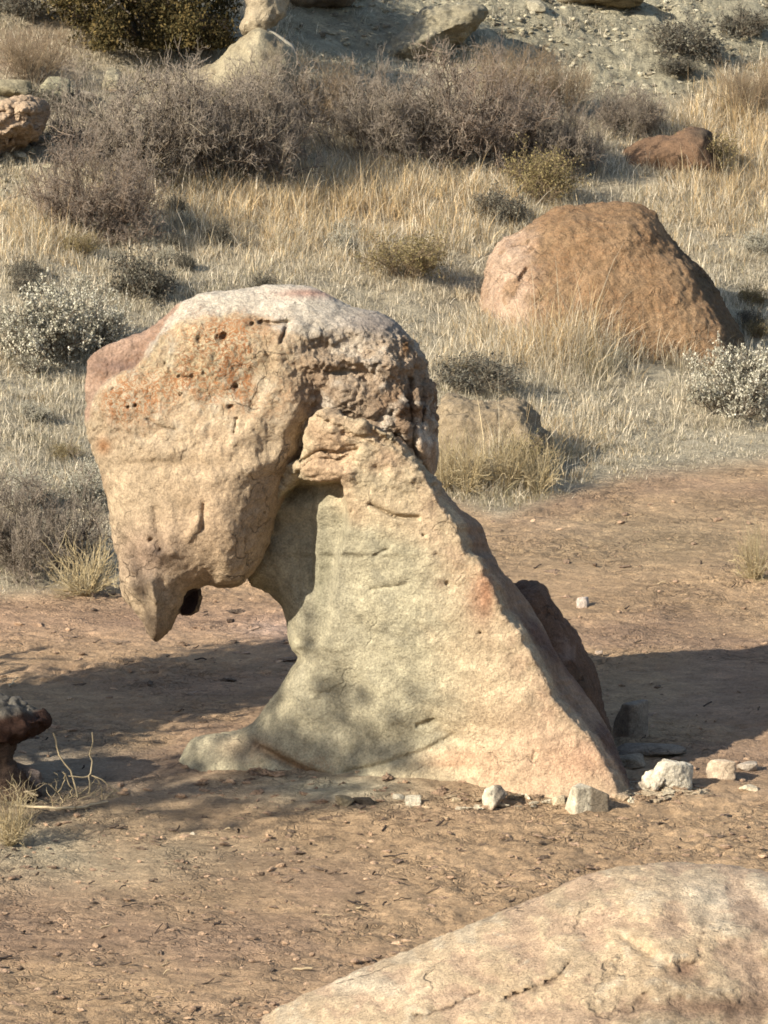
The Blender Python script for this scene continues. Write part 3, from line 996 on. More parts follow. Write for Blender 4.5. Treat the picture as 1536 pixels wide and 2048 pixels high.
tag(boulder('perched_rock', [(484, 58), (494, 22), (490, -30), (530, -50), (566, -30), (572, 8), (556, 42), (530, 64), (505, 68)], bd + 0.25, M_rock, lin(204, 182, 142, KS), T=(0.18, 0.18), R=0.12, h=0.012, disp=[(5, 3, 0.05, 76), (14, 4, 0.025, 77)], seed=8),
    'small pale knobbly rock perched on top of the domed boulder', 'rock')
bp, bd = ground(880, 122)


def sh_out(U, V, pf, s, jit):
    q = (V + 0.45 * U) / 15.0
    return 0.05 * np.abs(np.sin(q + jit * 0.15)) * pf + 0.6 * np.maximum((U - np.interp(V, [10, 110], [965, 900])) * s, 0), 0 * U


tag(boulder('layered_outcrop', [(755, 120), (798, 72), (830, 40), (870, 16), (930, 7), (962, 11), (977, 28), (944, 66), (905, 94), (890, 130), (770, 140)], bd + 0.1, M_layer, lin(178, 164, 128, KS), T=(0.3, 0.5), R=0.22, h=0.013, shape=sh_out, disp=[(3, 3, 0.05, 78), (12, 4, 0.035, 79)], seed=9),
    'grey layered outcrop with an overhanging right tip on the clay slope', 'rock outcrop')
bp, bd = ground(1230, 16)
tag(boulder('flat_ledge', [(1090, 4), (1150, -12), (1260, -18), (1290, -2), (1262, 14), (1200, 18), (1130, 14)], bd, M_layer, lin(170, 152, 112, KS), T=(0.2, 0.3), R=0.1, h=0.014, disp=[(5, 3, 0.03, 80), (15, 3, 0.02, 81)], seed=10),
    'flat dark ledge of rock at the top of the clay slope', 'rock')
bp, bd = ground(590, 20)
tag(boulder('dark_boulder', [(568, -10), (590, -40), (640, -50), (690, -40), (715, -8), (700, 12), (640, 18), (585, 22)], bd + 0.2, M_rock, lin(150, 132, 104, KS), T=(0.3, 0.3), R=0.2, h=0.016, disp=[(4, 3, 0.04, 82), (12, 3, 0.02, 83)], seed=11),
    'grey boulder at the top edge, right of the perched rock', 'boulder')

# toadstool rock at the left edge: a brown lens on a crumbling foot
bp, bd = ground(20, 1590)
tr = empty('ledge_rock', bp)
tag(tr, 'low dark rock with a brown overhanging ledge, cut by the left edge', 'rock formation')
TO = np.array(tr.location)
boulder('cap', [(-150, 1420), (-90, 1388), (0, 1398), (30, 1402), (54, 1418), (88, 1434), (84, 1450), (46, 1478), (8, 1492), (-60, 1496), (-140, 1480)], bd, M_rock, lin(88, 60, 44, KS), T=(0.16, 0.2), R=0.04, h=0.007, jit_a=9, disp=[(7, 3, 0.035, 84), (22, 4, 0.022, 85)], parent=tr, origin=TO, seed=12,
        paint=lambda u, v, L, ns, c, m: (blend(c, lin(140, 130, 112, KS), sstep(1436, 1418, v + 22 * ns)), m))
boulder('foot', [(-150, 1470), (-20, 1462), (34, 1470), (30, 1500), (44, 1545), (70, 1620), (-150, 1640)], bd, M_layer, lin(118, 92, 70, KS), T=(0.10, 0.15), R=0.05, h=0.007, jit_a=9, disp=[(8, 3, 0.03, 86), (25, 4, 0.022, 87)], parent=tr, origin=TO, seed=13)


# ------------------------------------------------------------------ loose stones
def ico(sub):
    import bmesh
    bm = bmesh.new()
    bmesh.ops.create_icosphere(bm, subdivisions=sub, radius=1)
    V_ = np.array([v.co[:] for v in bm.verts])
    F_ = np.array([[v.index for v in f.verts] for f in bm.faces])
    bm.free()
    return V_, F_


ICO4 = ico(5)
ICO3 = ico(3)
ICO2 = ico(2)


def stone(name, u, v, w_px, h_px, base, label, cat='stone', seed=0, depth=0.8, sharp=14, group=None, rot=0.0, side=None, mat=None, sink=0.28, rough=0.07, nplanes=9):
    """an angular broken stone whose base sits on the ground at photo pixel (u, v)"""
    r = np.random.default_rng(seed)
    p, dist = ground(u, v)
    s = S * dist / D
    a, hgt = w_px * s / 2, h_px * s
    Vi, Fi = ICO4
    n = r.normal(size=(nplanes, 3))
    n /= np.linalg.norm(n, axis=1)[:, None]
    cs = r.uniform(0.72, 1.0, nplanes)
    n = np.concatenate([n, np.eye(3), -np.eye(3)])
    cs = np.concatenate([cs, np.full(6, 1.05)])
    k = np.maximum(Vi @ n.T, 0) / cs
    rad = 1 / (np.sum(k ** sharp, 1) ** (1 / sharp))
    L = Vi * rad[:, None]
    base = base * 1.25 if mat is None and base[0] > lin(205, 0, 0, KS)[0] else base
    L *= 1 + rough * fbm(L, 2.2, 4, 400 + seed)[:, None] * 1.5
    L += 0.02 * fbm(L, 9.0, 3, 420 + seed)[:, None] * Vi
    L /= np.abs(L).max(0)
    cr, sr = math.cos(rot), math.sin(rot)
    L = L @ np.array([[cr, -sr, 0], [sr, cr, 0], [0, 0, 1]]).T
    L /= np.abs(L).max(0)
    L = L * np.array([a, a * depth, hgt / 2 / (1 - sink / 2)])
    L[:, 2] += hgt * (0.5 - sink / 2)
    c = np.tile(base, (len(L), 1))
    c = blend(c, base * 0.7, sstep(0.0, 0.4, fbm(L, 18, 4, 9 + seed)))
    c = blend(c, lin(188, 151, 114, KG * 0.8), 0.8 * sstep(0.35, 0.0, (L[:, 2] - L[:, 2].min()) / np.ptp(L[:, 2])))
    if side is not None:
        c = blend(c, side, sstep(0.1, 0.3, L[:, 0] / a))  # right side tinted darker, painting its shade into the colour
    o = mesh(name, L, Fi, mat or M_stone, None, None, c, np.zeros((len(L), 3)))
    o.location = p
    return tag(o, label, cat, group)


wh = lin(232, 214, 176, KS)
GS = 'loose stones round the foot of the balanced rock'
stone('stone', 1170, 1619, 96, 58, wh, 'pale block with a flat bright left side and shade-painted right side, at the right toe', seed=1, sharp=40, side=lin(176, 156, 124, KS), group=GS, rot=0.4, nplanes=4, rough=0.015)
stone('stone', 983, 1608, 66, 42, wh, 'small white stone with a dark right edge, against the middle of the rock\'s front foot', seed=2, sharp=24, group=GS, rot=0.9, side=lin(190, 170, 140, KS))
stone('stone', 1345, 1578, 84, 64, lin(242, 224, 188, KS), 'largest white stone in the row, right of the rock', seed=4, sharp=10, group=GS, rough=0.09)
stone('stone', 1304, 1580, 50, 44, lin(236, 218, 184, KS), 'crumbly white lump touching the left of the largest white stone', seed=5, sharp=7, group=GS, rough=0.16)
stone('stone', 1285, 1578, 34, 18, lin(226, 204, 168, KS), 'low heap of white crumbs left of the white stones', seed=15, sharp=6, group=GS, rough=0.2)
stone('stone', 1440, 1557, 62, 44, lin(222, 194, 156, KS), 'pinkish white stone right of the largest white stone', seed=6, sharp=14, group=GS)
stone('stone', 1494, 1541, 42, 18, lin(216, 194, 164, KS), 'small flat stone at the right end of the row of stones', seed=7, sharp=12, group=GS)
stone('stone', 1497, 1580, 38, 12, lin(240, 216, 172, KS), 'thin pale flake lying on soil in front of the row of stones', seed=8, sharp=10, group=GS)
stone('stone', 826, 1609, 34, 20, wh, 'little white stone near the middle of the rock\'s foot, left of the larger white one', seed=9, sharp=12, group=GS)
stone('stone', 798, 1600, 26, 12, lin(216, 200, 166, KS), 'tiny pale chip beside the little white stone', seed=10, group=GS)
stone('stone', 690, 1610, 40, 22, lin(180, 160, 120, KS), 'tan stone in front of the rock\'s left foot', seed=11, group=GS)
stone('stone', 727, 1607, 46, 15, lin(118, 104, 84, KS), 'dark flat grey stone in front of the rock\'s left foot', seed=12, sharp=8, group=GS)
stone('stone', 1268, 1468, 84, 72, lin(168, 148, 122, KS), 'shaded grey block standing in shadow behind the rock\'s right side', seed=13, sharp=30, rot=0.5, group=GS, nplanes=5, rough=0.02)
stone('stone', 1298, 1505, 150, 22, lin(170, 150, 124, KS), 'long flat stone in the shadow behind the white stones', seed=14, sharp=9, group=GS, depth=0.5)
stone('stone', 1262, 1532, 60, 26, lin(176, 156, 126, KS), 'shaded grey stone beside the rock\'s right toe', seed=16, sharp=12, group=GS)
stone('stone', 1245, 1600, 30, 14, lin(200, 170, 130, KS), 'small tan stone under the rock\'s right toe', seed=17, group=GS)
stone('stone', 912, 1605, 22, 10, lin(214, 186, 140, KS), 'pale chip left of the small white stone with a dark edge', seed=27, group=GS)
stone('stone', 1117, 1606, 30, 16, lin(222, 196, 150, KS), 'pale pebble just left of the block with a flat bright side', seed=28, group=GS)
stone('stone', 1166, 1212, 28, 22, lin(222, 200, 176, KS), 'lone whitish stone on the sunlit path', seed=18, sharp=12)
stone('stone', 1198, 1310, 16, 9, lin(214, 184, 150, KS), 'tiny pale stone at the edge of the rock\'s shadow', seed=19)
stone('stone', 462, 1246, 18, 10, lin(120, 96, 76, KS), 'dark pebble on the path, seen under the overhanging head', seed=20)
stone('stone', 140, 1400, 14, 7, lin(210, 180, 140, KS), 'tiny pale pebble in the shade left of the rock', seed=21)
stone('stone', 385, 1670, 10, 7, lin(230, 214, 180, KS), 'single white chip on the soil in front', seed=22)
stone('stone', 40, 1582, 96, 62, lin(166, 144, 126, KS), 'pinkish grey angular stone among dead twigs at the left edge', seed=23, sharp=22, nplanes=6)
stone('stone', 5, 1575, 50, 44, lin(150, 130, 112, KS), 'grey stone at the left edge behind the angular stone', seed=29, sharp=16)
stone('stone', 108, 205, 66, 54, lin(192, 180, 138, KS), 'pale grey block right of the undercut tan boulder', 'rock', seed=24, sharp=14, mat=M_rock)
stone('stone', 225, 182, 44, 50, lin(214, 196, 152, KS), 'pale pointed rock poking above the dark brush', 'rock', seed=25, sharp=10, mat=M_rock)
stone('stone', 1073, 24, 40, 26, lin(200, 186, 150, KS), 'small pale block on the clay slope right of the outcrop', 'rock', seed=26, sharp=14, mat=M_rock)
stone('stone', 160, 200, 60, 22, lin(196, 178, 150, KS), 'low whitish rock between the grey block and the pointed rock', 'rock', seed=31, sharp=9, mat=M_rock)
stone('stone', 420, 95, 110, 70, lin(178, 140, 104, KS), 'reddish tan rock in the shade at the right foot of the juniper', 'rock', seed=32, sharp=9, mat=M_rock)
stone('stone', 20, 190, 90, 40, lin(186, 170, 128, KS), 'grey rock on the bank above the undercut tan boulder', 'rock', seed=34, sharp=9, mat=M_rock)


# ------------------------------------------------------------------ plants
def tubes(P, R, sides=3):
    """P (B,n,3) polylines, R (B,n) radii -> verts, quads, per-vertex polyline index"""
    B, n, _ = P.shape
    T = np.gradient(P, axis=1)
    T /= np.maximum(np.linalg.norm(T, axis=2, keepdims=True), 1e-9)
    ref = np.where(np.abs(T[..., 2:3]) > 0.85, np.array([1.0, 0, 0]), np.array([0, 0, 1.0]))
    A = np.cross(T, ref)
    A /= np.maximum(np.linalg.norm(A, axis=2, keepdims=True), 1e-9)
    Bn = np.cross(T, A)
    ang = np.arange(sides) * 2 * math.pi / sides
    ring = P[:, :, None] + R[:, :, None, None] * (np.cos(ang)[:, None] * A[:, :, None] + np.sin(ang)[:, None] * Bn[:, :, None])
    V_ = ring.reshape(-1, 3)
    i = np.arange(B * n * sides).reshape(B, n, sides)
    a_ = i[:, :-1]
    b_ = i[:, 1:]
    Q = np.stack([a_, np.roll(a_, -1, 2), np.roll(b_, -1, 2), b_], -1).reshape(-1, 4)
    return V_, Q, np.repeat(np.arange(B), n * sides)


def twig_net(r, stems, levels, length, up, spread, wander=0.35, n=5, rad=0.006, kids=5, base_r=0.1, shrink=0.55):
    """branching polylines growing from the ground"""
    az = r.uniform(0, 2 * math.pi, stems)
    lean = np.sqrt(r.uniform(0.02, 1, stems)) * spread
    d = np.stack([np.cos(az) * np.sin(lean), np.sin(az) * np.sin(lean), np.cos(lean) * up], 1)
    d /= np.linalg.norm(d, axis=1)[:, None]
    o = np.stack([np.cos(az), np.sin(az), 0 * az], 1) * (base_r * np.sqrt(r.uniform(0, 1, stems)))[:, None]
    out = []
    ln = length * r.uniform(0.6, 1.1, stems)
    rd = rad * r.uniform(0.7, 1.3, stems)
    for lv in range(levels):
        B = len(o)
        P = np.zeros((B, n, 3))
        P[:, 0] = o
        dd = d.copy()
        for k in range(1, n):
            dd = dd + r.normal(size=(B, 3)) * wander
            dd[:, 2] += 0.06
            dd /= np.linalg.norm(dd, axis=1)[:, None]
            P[:, k] = P[:, k - 1] + dd * (ln / (n - 1))[:, None]
        R_ = rd[:, None] * np.linspace(1, 0.45, n)[None]
        out.append((P, R_))
        if lv == levels - 1:
            break
        rep = np.repeat(np.arange(B), kids)
        k0 = r.integers(1, n - 1, len(rep))
        f = r.uniform(0, 1, len(rep))
        o = P[rep, k0] * (1 - f)[:, None] + P[rep, k0 + 1] * f[:, None]
        par = P[rep, k0 + 1] - P[rep, k0]
        par /= np.maximum(np.linalg.norm(par, axis=1), 1e-9)[:, None]
        d = par + r.normal(size=(len(rep), 3)) * 0.55
        d /= np.linalg.norm(d, axis=1)[:, None]
        ln = ln[rep] * shrink * r.uniform(0.6, 1.3, len(rep))
        rd = rd[rep] * 0.62
    return out


def net_mesh(net, r, cols, tip=None):
    Vs, Qs, Cs, off = [], [], [], 0
    for lv, (P, R_) in enumerate(net):
        V_, Q_, bi = tubes(P, R_)
        cc = cols[r.integers(0, len(cols), len(P))] * r.uniform(0.75, 1.25, (len(P), 1))
        if tip is not None and lv == len(net) - 1:
            cc = cc * 0.4 + tip * 0.6
        Vs.append(V_)
        Qs.append(Q_ + off)
        Cs.append(cc[bi])
        off += len(V_)
    return np.concatenate(Vs), np.concatenate(Qs), np.concatenate(Cs)


def leaves(Pt, r, size, cols, droop=0.0, asp=0.45, upb=0.3):
    """one rhombic leaf at each point"""
    m = len(Pt)
    d = r.normal(size=(m, 3))
    d[:, 2] += upb
    d /= np.linalg.norm(d, axis=1)[:, None]
    s_ = np.cross(d, r.normal(size=(m, 3)))
    s_ /= np.linalg.norm(s_, axis=1)[:, None]
    sz = size * r.uniform(0.6, 1.4, m)[:, None]
    V_ = np.stack([Pt, Pt + d * sz * 0.5 + s_ * sz * asp, Pt + d * sz, Pt + d * sz * 0.5 - s_ * sz * asp], 1).reshape(-1, 3)
    Q_ = np.arange(4 * m).reshape(m, 4)
    cc = cols[r.integers(0, len(cols), m)] * r.uniform(0.75, 1.25, (m, 1))
    return V_, Q_, np.repeat(cc, 4, 0)


def norm_unit(V_, also=()):
    """scale so the plant is about 1 wide and 1 high"""
    wx = np.percentile(np.hypot(V_[:, 0], V_[:, 1]), 97) * 2
    hz = np.percentile(V_[:, 2], 99)
    k = np.array([1 / wx, 1 / wx, 1 / hz])
    return k


BARK = np.array([lin(150, 134, 110, KS * 0.98), lin(120, 104, 84, KS * 0.98), lin(176, 160, 130, KS * 0.98), lin(132, 112, 88, KS * 0.98)])
BARKR = np.array([lin(152, 126, 100, KS * 0.98), lin(126, 102, 80, KS * 0.98), lin(176, 150, 120, KS * 0.98)])
BARKT = np.array([lin(176, 148, 110, KS * 0.98), lin(150, 124, 92, KS * 0.98), lin(190, 164, 122, KS * 0.98)])
SAGE = np.array([lin(222, 210, 178, 0.68), lin(198, 190, 158, 0.66), lin(164, 158, 130, 0.62), lin(232, 222, 194, 0.7)])
DARKSAGE = np.array([lin(130, 124, 104, KS), lin(104, 98, 84, KS), lin(150, 142, 116, KS)])
STRAW = np.array([lin(222, 196, 136, KS), lin(206, 178, 120, KS), lin(232, 208, 156, KS)])
OLIVE = np.array([lin(166, 146, 84, KS), lin(150, 134, 80, KS), lin(186, 164, 100, KS)])


PROTO = {}


def make_proto(kind, seed):
    """builds a plant once, about one unit wide and high; returned as (mesh parts) ready to be placed"""
    r = np.random.default_rng(seed)
    root = {}
    if kind == 'bare':
        net = twig_net(r, 64, 4, 0.6, 0.55, 1.25, 0.32, 5, 0.008, 6, 0.30, 0.5)
        root['stems'] = net_mesh(net, r, BARK if seed % 2 else BARKR, lin(178, 160, 138, KS * 1.3))
    elif kind == 'brush':
        net = twig_net(r, 70, 3, 0.8, 1.2, 0.75, 0.16, 5, 0.005, 6, 0.25, 0.5)
        root['stems'] = net_mesh(net, r, BARKT, lin(184, 156, 116, KS))
    elif kind == 'sage':
        net = twig_net(r, 44, 3, 0.6, 0.7, 1.15, 0.28, 5, 0.007, 6, 0.15, 0.5)
        root['stems'] = net_mesh(net, r, BARK)
        P = np.concatenate([net[2][0][:, 2:].reshape(-1, 3)] * 6 + [net[1][0][:, 3:].reshape(-1, 3)])
        P = P + r.normal(size=P.shape) * 0.006
        q = r.uniform(0, 1, len(P)) < 0.35 + 0.9 * np.clip(P[:, 2], 0, 1)
        root['leaves'] = leaves(P[q], r, 0.024, SAGE, asp=0.32)
    elif kind == 'darksage':
        net = twig_net(r, 44, 3, 0.6, 0.7, 1.15, 0.28, 5, 0.008, 6, 0.15, 0.5)
        root['stems'] = net_mesh(net, r, BARK)
        P = np.concatenate([net[2][0][:, 2:].reshape(-1, 3)])
        root['leaves'] = leaves(P + r.normal(size=P.shape) * 0.012, r, 0.045, DARKSAGE, asp=0.3)
    elif kind == 'olive':
        net = twig_net(r, 50, 3, 0.7, 1.0, 0.9, 0.22, 5, 0.006, 6, 0.2, 0.5)
        root['stems'] = net_mesh(net, r, BARKT)
        P = net[2][0][:, 2:].reshape(-1, 3)
        root['leaves'] = leaves(P, r, 0.04, OLIVE, asp=0.25)
    elif kind == 'straw':
        net = twig_net(r, 130, 2, 0.9, 0.9, 1.2, 0.22, 6, 0.008, 3, 0.12, 0.5)
        root['stems'] = net_mesh(net, r, STRAW)
    k = norm_unit(root['stems'][0])
    return {nm: (v * k, q, c_) for nm, (v, q, c_) in root.items()}


def plant_root(kind, seed):
    key = (kind, seed)
    if key not in PROTO:
        PROTO[key] = {nm: None for nm in ()}
        parts = make_proto(kind, seed)
        PROTO[key] = parts
    return PROTO[key]


MESHES = {}
PCOUNT = [0]


def plant(name, kind, seed, u, v, w_px, h_px, label, cat='shrub', group=None, depth=0.9):
    r = random.Random(PCOUNT[0] * 13 + 5)
    PCOUNT[0] += 1
    p, dist = ground(u, v)
    s = S * dist / D
    rot = r.uniform(0, 6.28)
    e = empty(name, p)
    e.rotation_euler = (0, 0, rot)
    e.scale = (w_px * s * 1.12, w_px * s * 1.12, h_px * s * 1.05)
    tag(e, label, cat, group)
    for nm, (V_, Q_, c_) in plant_root(kind, seed).items():
        key = (kind, seed, nm)
        if key not in MESHES:
            o = mesh(nm, V_, Q_, M_twig if nm == 'stems' else M_leaf, e, None, c_)
            MESHES[key] = o
        else:
            o = MESHES[key].copy()
            C.objects.link(o)
            o.parent = e
    return e


GB = 'bare shrubs across the slope'
GSG = 'pale leafed sage bushes in the grass'
GO = 'dark low shrubs in the grass'
plant('bare_shrub', 'bare', 1, 280, 335, 360, 185, 'widest dark bare shrub, in front of the juniper', group=GB)
plant('bare_shrub', 'bare', 3, 460, 345, 300, 200, 'dark bare shrub with tangled grey twigs, below the pale domed boulder', group=GB)
plant('bare_shrub', 'bare', 5, 500, 300, 260, 150, 'bushy bare shrub hiding the foot of the pale domed boulder', group=GB)
plant('bare_shrub', 'bare', 2, 185, 455, 250, 170, 'separate brownish bare shrub at the left, lowest on the slope', group=GB)
plant('bare_shrub', 'brush', 4, 640, 245, 210, 120, 'tan upright brush between the domed boulder and the outcrop', group=GB)
plant('bare_shrub', 'bare', 5, 770, 300, 270, 150, 'dark bare shrub below the grey layered outcrop', group=GB)
plant('bare_shrub', 'bare', 2, 950, 310, 300, 190, 'tall reddish grey bare shrub right of the outcrop, with long bent stems', group=GB)
plant('bare_shrub', 'brush', 6, 1020, 205, 220, 110, 'tan feathery brush at the foot of the clay slope', group=GB)
plant('bare_shrub', 'bare', 3, 1110, 335, 190, 120, 'low grey shrub just above the yellow green bush', group=GB)
plant('bare_shrub', 'bare', 1, 1255, 265, 150, 85, 'small grey shrub up the slope from the rust red boulder', group=GB)
plant('bare_shrub', 'brush', 4, 1130, 230, 120, 110, 'straw coloured upright brush at the edge of the clay', group=GB)
plant('low_shrub', 'darksage', 7, 1370, 108, 150, 70, 'dark grey shrub on the clay slope', group=GO)
plant('low_shrub', 'darksage', 8, 1350, 148, 80, 34, 'little dark shrub just below the one on the clay slope', group=GO)
plant('low_shrub', 'darksage', 8, 1480, 70, 110, 50, 'grey shrub highest on the clay slope, at the right', group=GO)
plant('low_shrub', 'darksage', 7, 285, 588, 130, 84, 'dark blue grey shrub in pale grass left of the balanced rock\'s top', group=GO)
plant('low_shrub', 'darksage', 8, 530, 590, 56, 42, 'tiny dark shrub just behind the top of the balanced rock', group=GO)
plant('low_shrub', 'olive', 9, 810, 555, 170, 80, 'olive brown shrub in grass between the balanced rock and large boulder', group=GO)
plant('low_shrub', 'darksage', 7, 1000, 440, 110, 60, 'grey green shrub up slope of the large brown boulder', group=GO)
plant('low_shrub', 'darksage', 7, 950, 775, 170, 60, 'grey green bush between the balanced rock and the boulder grass', group=GSG)
plant('low_shrub', 'olive', 11, 1080, 405, 150, 100, 'yellow green bush up slope of the large brown boulder', group=GO)
plant('low_shrub', 'olive', 9, 1420, 340, 130, 70, 'golden bush covering the right end of the rust red boulder', group=GO)
plant('sage_bush', 'sage', 12, 75, 720, 220, 130, 'pale cream sage bush at the left edge, lit on top', group=GSG)
plant('sage_bush', 'sage', 10, 190, 700, 160, 120, 'pale sage bush touching the left edge sage on its right', group=GSG)
plant('sage_bush', 'sage', 12, 1480, 830, 190, 120, 'pale sage bush at the right edge, dark beneath', group=GSG)
plant('sage_bush', 'sage', 10, 170, 1010, 110, 75, 'small whitish sage bush at the left side of the overhanging head', group=GSG)
plant('sage_bush', 'sage', 12, 45, 1010, 120, 60, 'low sage bush left of the small whitish one by the head', group=GSG)
plant('dry_shrub', 'bare', 1, 70, 1135, 250, 180, 'reddish leafless shrub at the left edge by the path', group=GB)
plant('straw_clump', 'straw', 13, 175, 1190, 140, 110, 'clump of drooping cream straw at the path edge, under the left of the head', 'grass clump')
plant('straw_clump', 'straw', 14, 1510, 1160, 80, 110, 'dry straw plant on the path at the right edge', 'grass clump')
plant('straw_clump', 'straw', 14, 935, 985, 110, 120, 'tall straw clump at the left end of the buried tan boulder', 'grass clump')
plant('straw_clump', 'straw', 13, 1005, 985, 100, 130, 'tall straw clump in front of the middle of the buried tan boulder', 'grass clump')
plant('straw_clump', 'straw', 13, 890, 980, 90, 120, 'straw clump between the balanced rock and the buried tan boulder', 'grass clump')
plant('straw_clump', 'straw', 14, 1075, 985, 110, 100, 'straw clump at the right end of the buried tan boulder', 'grass clump')
plant('straw_clump', 'straw', 13, 20, 1690, 110, 120, 'dried grass clump at the lower left edge', 'grass clump')
plant('bare_shrub', 'brush', 6, 60, 165, 200, 110, 'reddish brush left of the juniper', group=GB)
plant('low_shrub', 'darksage', 8, 45, 30, 120, 50, 'dark shrub at the top left corner', group=GO)
plant('low_shrub', 'darksage', 7, 100, 215, 120, 40, 'grey shrub at the foot of the pale grey block', group=GO)
plant('bare_shrub', 'brush', 4, 1500, 230, 140, 110, 'rusty brush at the upper right edge', group=GB)
plant('low_shrub', 'olive', 11, 1040, 960, 110, 80, 'olive tuft at the right end of the buried tan boulder', group=GO)


rt_ = random.Random(4)
for q in range(26):
    while True:
        uu_, vv_ = rt_.uniform(20, 1520), rt_.uniform(400, 930)
        if path_d(uu_, vv_) < -70 and not (150 < uu_ < 890 and vv_ > 560) and not (930 < uu_ < 1500 and 380 < vv_ < 720) and not (860 < uu_ < 1130 and vv_ > 770):
            break
    plant('grey_tuft', rt_.choice(['darksage', 'sage', 'olive']), 7 if q % 2 else 10, uu_, vv_, rt_.uniform(40, 80), rt_.uniform(26, 46), 'small grey green tuft among the pale dry grass', 'grass tuft', 'small grey green tufts in the dry grass')


def poly_twig(pts, dist_uv, rad, r, jit=0.004):
    """a single stem through photo points, standing at the depth of the ground point"""
    p, dist = ground(*dist_uv)
    fr = Frame(dist)
    P = np.array([fr.o + RIGHT * (a_ - 768) * fr.s + UP * (1024 - b_) * fr.s for a_, b_ in pts])
    t_ = np.linspace(0, len(P) - 1, 9)
    Q_ = np.stack([np.interp(t_, np.arange(len(P)), P[:, k]) for k in range(3)], 1)
    Q_ += r.normal(size=Q_.shape) * jit
    return Q_[None], np.linspace(rad, rad * 0.7, 9)[None]


# dead stems, lower left
r = np.random.default_rng(55)
p, dist = ground(130, 1600)
Vs, Qs, off = [], [], 0
for pts, uv, rad in (([(154, 1592), (140, 1550), (118, 1505), (110, 1468)], (150, 1600), 0.004), ([(176, 1590), (178, 1545), (186, 1465)], (175, 1600), 0.0038),
                     ([(140, 1552), (178, 1550), (200, 1560), (240, 1586)], (190, 1600), 0.003), ([(112, 1590), (113, 1545)], (112, 1600), 0.003), ([(118, 1588), (130, 1560), (126, 1540)], (118, 1600), 0.003), ([(145, 1590), (138, 1565), (128, 1545)], (140, 1600), 0.003)):
    P, R_ = poly_twig(pts, uv, rad, r)
    V_, Q_, _ = tubes(P, R_, 5)
    Vs.append(V_)
    Qs.append(Q_ + off)
    off += len(V_)
net = twig_net(r, 26, 2, 0.09, 0.8, 1.2, 0.35, 5, 0.003, 3, 0.16, 0.6)
for P, R_ in net:
    V_, Q_, _ = tubes(P * np.array([1.3, 0.8, 1]) + ground(110, 1605)[0], R_)
    Vs.append(V_)
    Qs.append(Q_ + off)
    off += len(V_)
Vs = np.concatenate(Vs)
tag(mesh('dead_plant', Vs, np.concatenate(Qs), M_twig, None, p, np.tile(lin(214, 188, 136, KS), (len(Vs), 1))), 'dead plant with two thin upright straw stems at the lower left', 'dead plant')


def stick(pts, uv, rad, label, base, name='stick', lift=0.01):
    Vg = np.array([ground(*q)[0] for q in pts])
    Vg[:, 2] += lift + rad
    t_ = np.linspace(0, len(Vg) - 1, 12)
    P = np.stack([np.interp(t_, np.arange(len(Vg)), Vg[:, k]) for k in range(3)], 1)
    P += np.random.default_rng(3).normal(size=P.shape) * 0.003
    V_, Q_, _ = tubes(P[None], np.linspace(rad, rad * 0.6, 12)[None], 6)
    return tag(mesh(name, V_, Q_, M_twig, None, P[0], np.tile(base, (len(V_), 1))), label, 'stick')


stick([(28, 1618), (80, 1622), (150, 1624), (185, 1620), (215, 1612)], None, 0.006, 'long pale stick lying under the dead stems at the lower left', lin(226, 200, 150, KS))
stick([(-20, 1590), (20, 1594), (50, 1603), (76, 1611)], None, 0.006, 'pale stick at the left edge, behind the long pale one', lin(222, 194, 146, KS), lift=0.03)
stick([(18, 1380), (28, 1366), (36, 1362)], None, 0.004, 'short pale twig at the edge of the shade on the left', lin(216, 186, 140, KS))
# root curving down the right of the domed boulder
p, dist = ground(600, 212)
fr = Frame(dist - 0.12)
P = np.array([fr.o + RIGHT * (a_ - 768) * fr.s + UP * (1024 - b_) * fr.s for a_, b_ in [(528, 58), (548, 72), (566, 84), (580, 94), (586, 108), (582, 122), (600, 130)]])
V_, Q_, _ = tubes(P[None], np.array([[0.02, 0.025, 0.025, 0.028, 0.024, 0.02, 0.015]]), 8)
tag(mesh('dead_root', V_, Q_, M_twig, None, P[-1], np.tile(lin(200, 186, 156, KS), (len(V_), 1))), 'pale weathered root curving down the right of the domed boulder', 'dead wood')
r = np.random.default_rng(77)
Vs, Qs, off = [], [], 0
for pts in ([(455, 140), (480, 145), (500, 148), (520, 158)], [(500, 148), (515, 130), (524, 120), (512, 105)], [(512, 105), (500, 95), (490, 80)], [(512, 105), (506, 90)]):
    P = np.array([fr.o + FWD * -0.08 + RIGHT * (a_ - 768) * fr.s + UP * (1024 - b_) * fr.s for a_, b_ in pts])
    t_ = np.linspace(0, len(P) - 1, 9)
    P = np.stack([np.interp(t_, np.arange(len(P)), P[:, k]) for k in range(3)], 1) + r.normal(size=(9, 3)) * 0.008
    V_, Q_, _ = tubes(P[None], np.linspace(0.012, 0.006, 9)[None], 5)
    Vs.append(V_)
    Qs.append(Q_ + off)
    off += len(V_)
Vs = np.concatenate(Vs)
tag(mesh('dead_branch', Vs, np.concatenate(Qs), M_twig, None, Vs[0], np.tile(lin(110, 98, 84, KS), (len(Vs), 1))), 'dark forked dead branch lying on the pale domed boulder', 'dead wood')


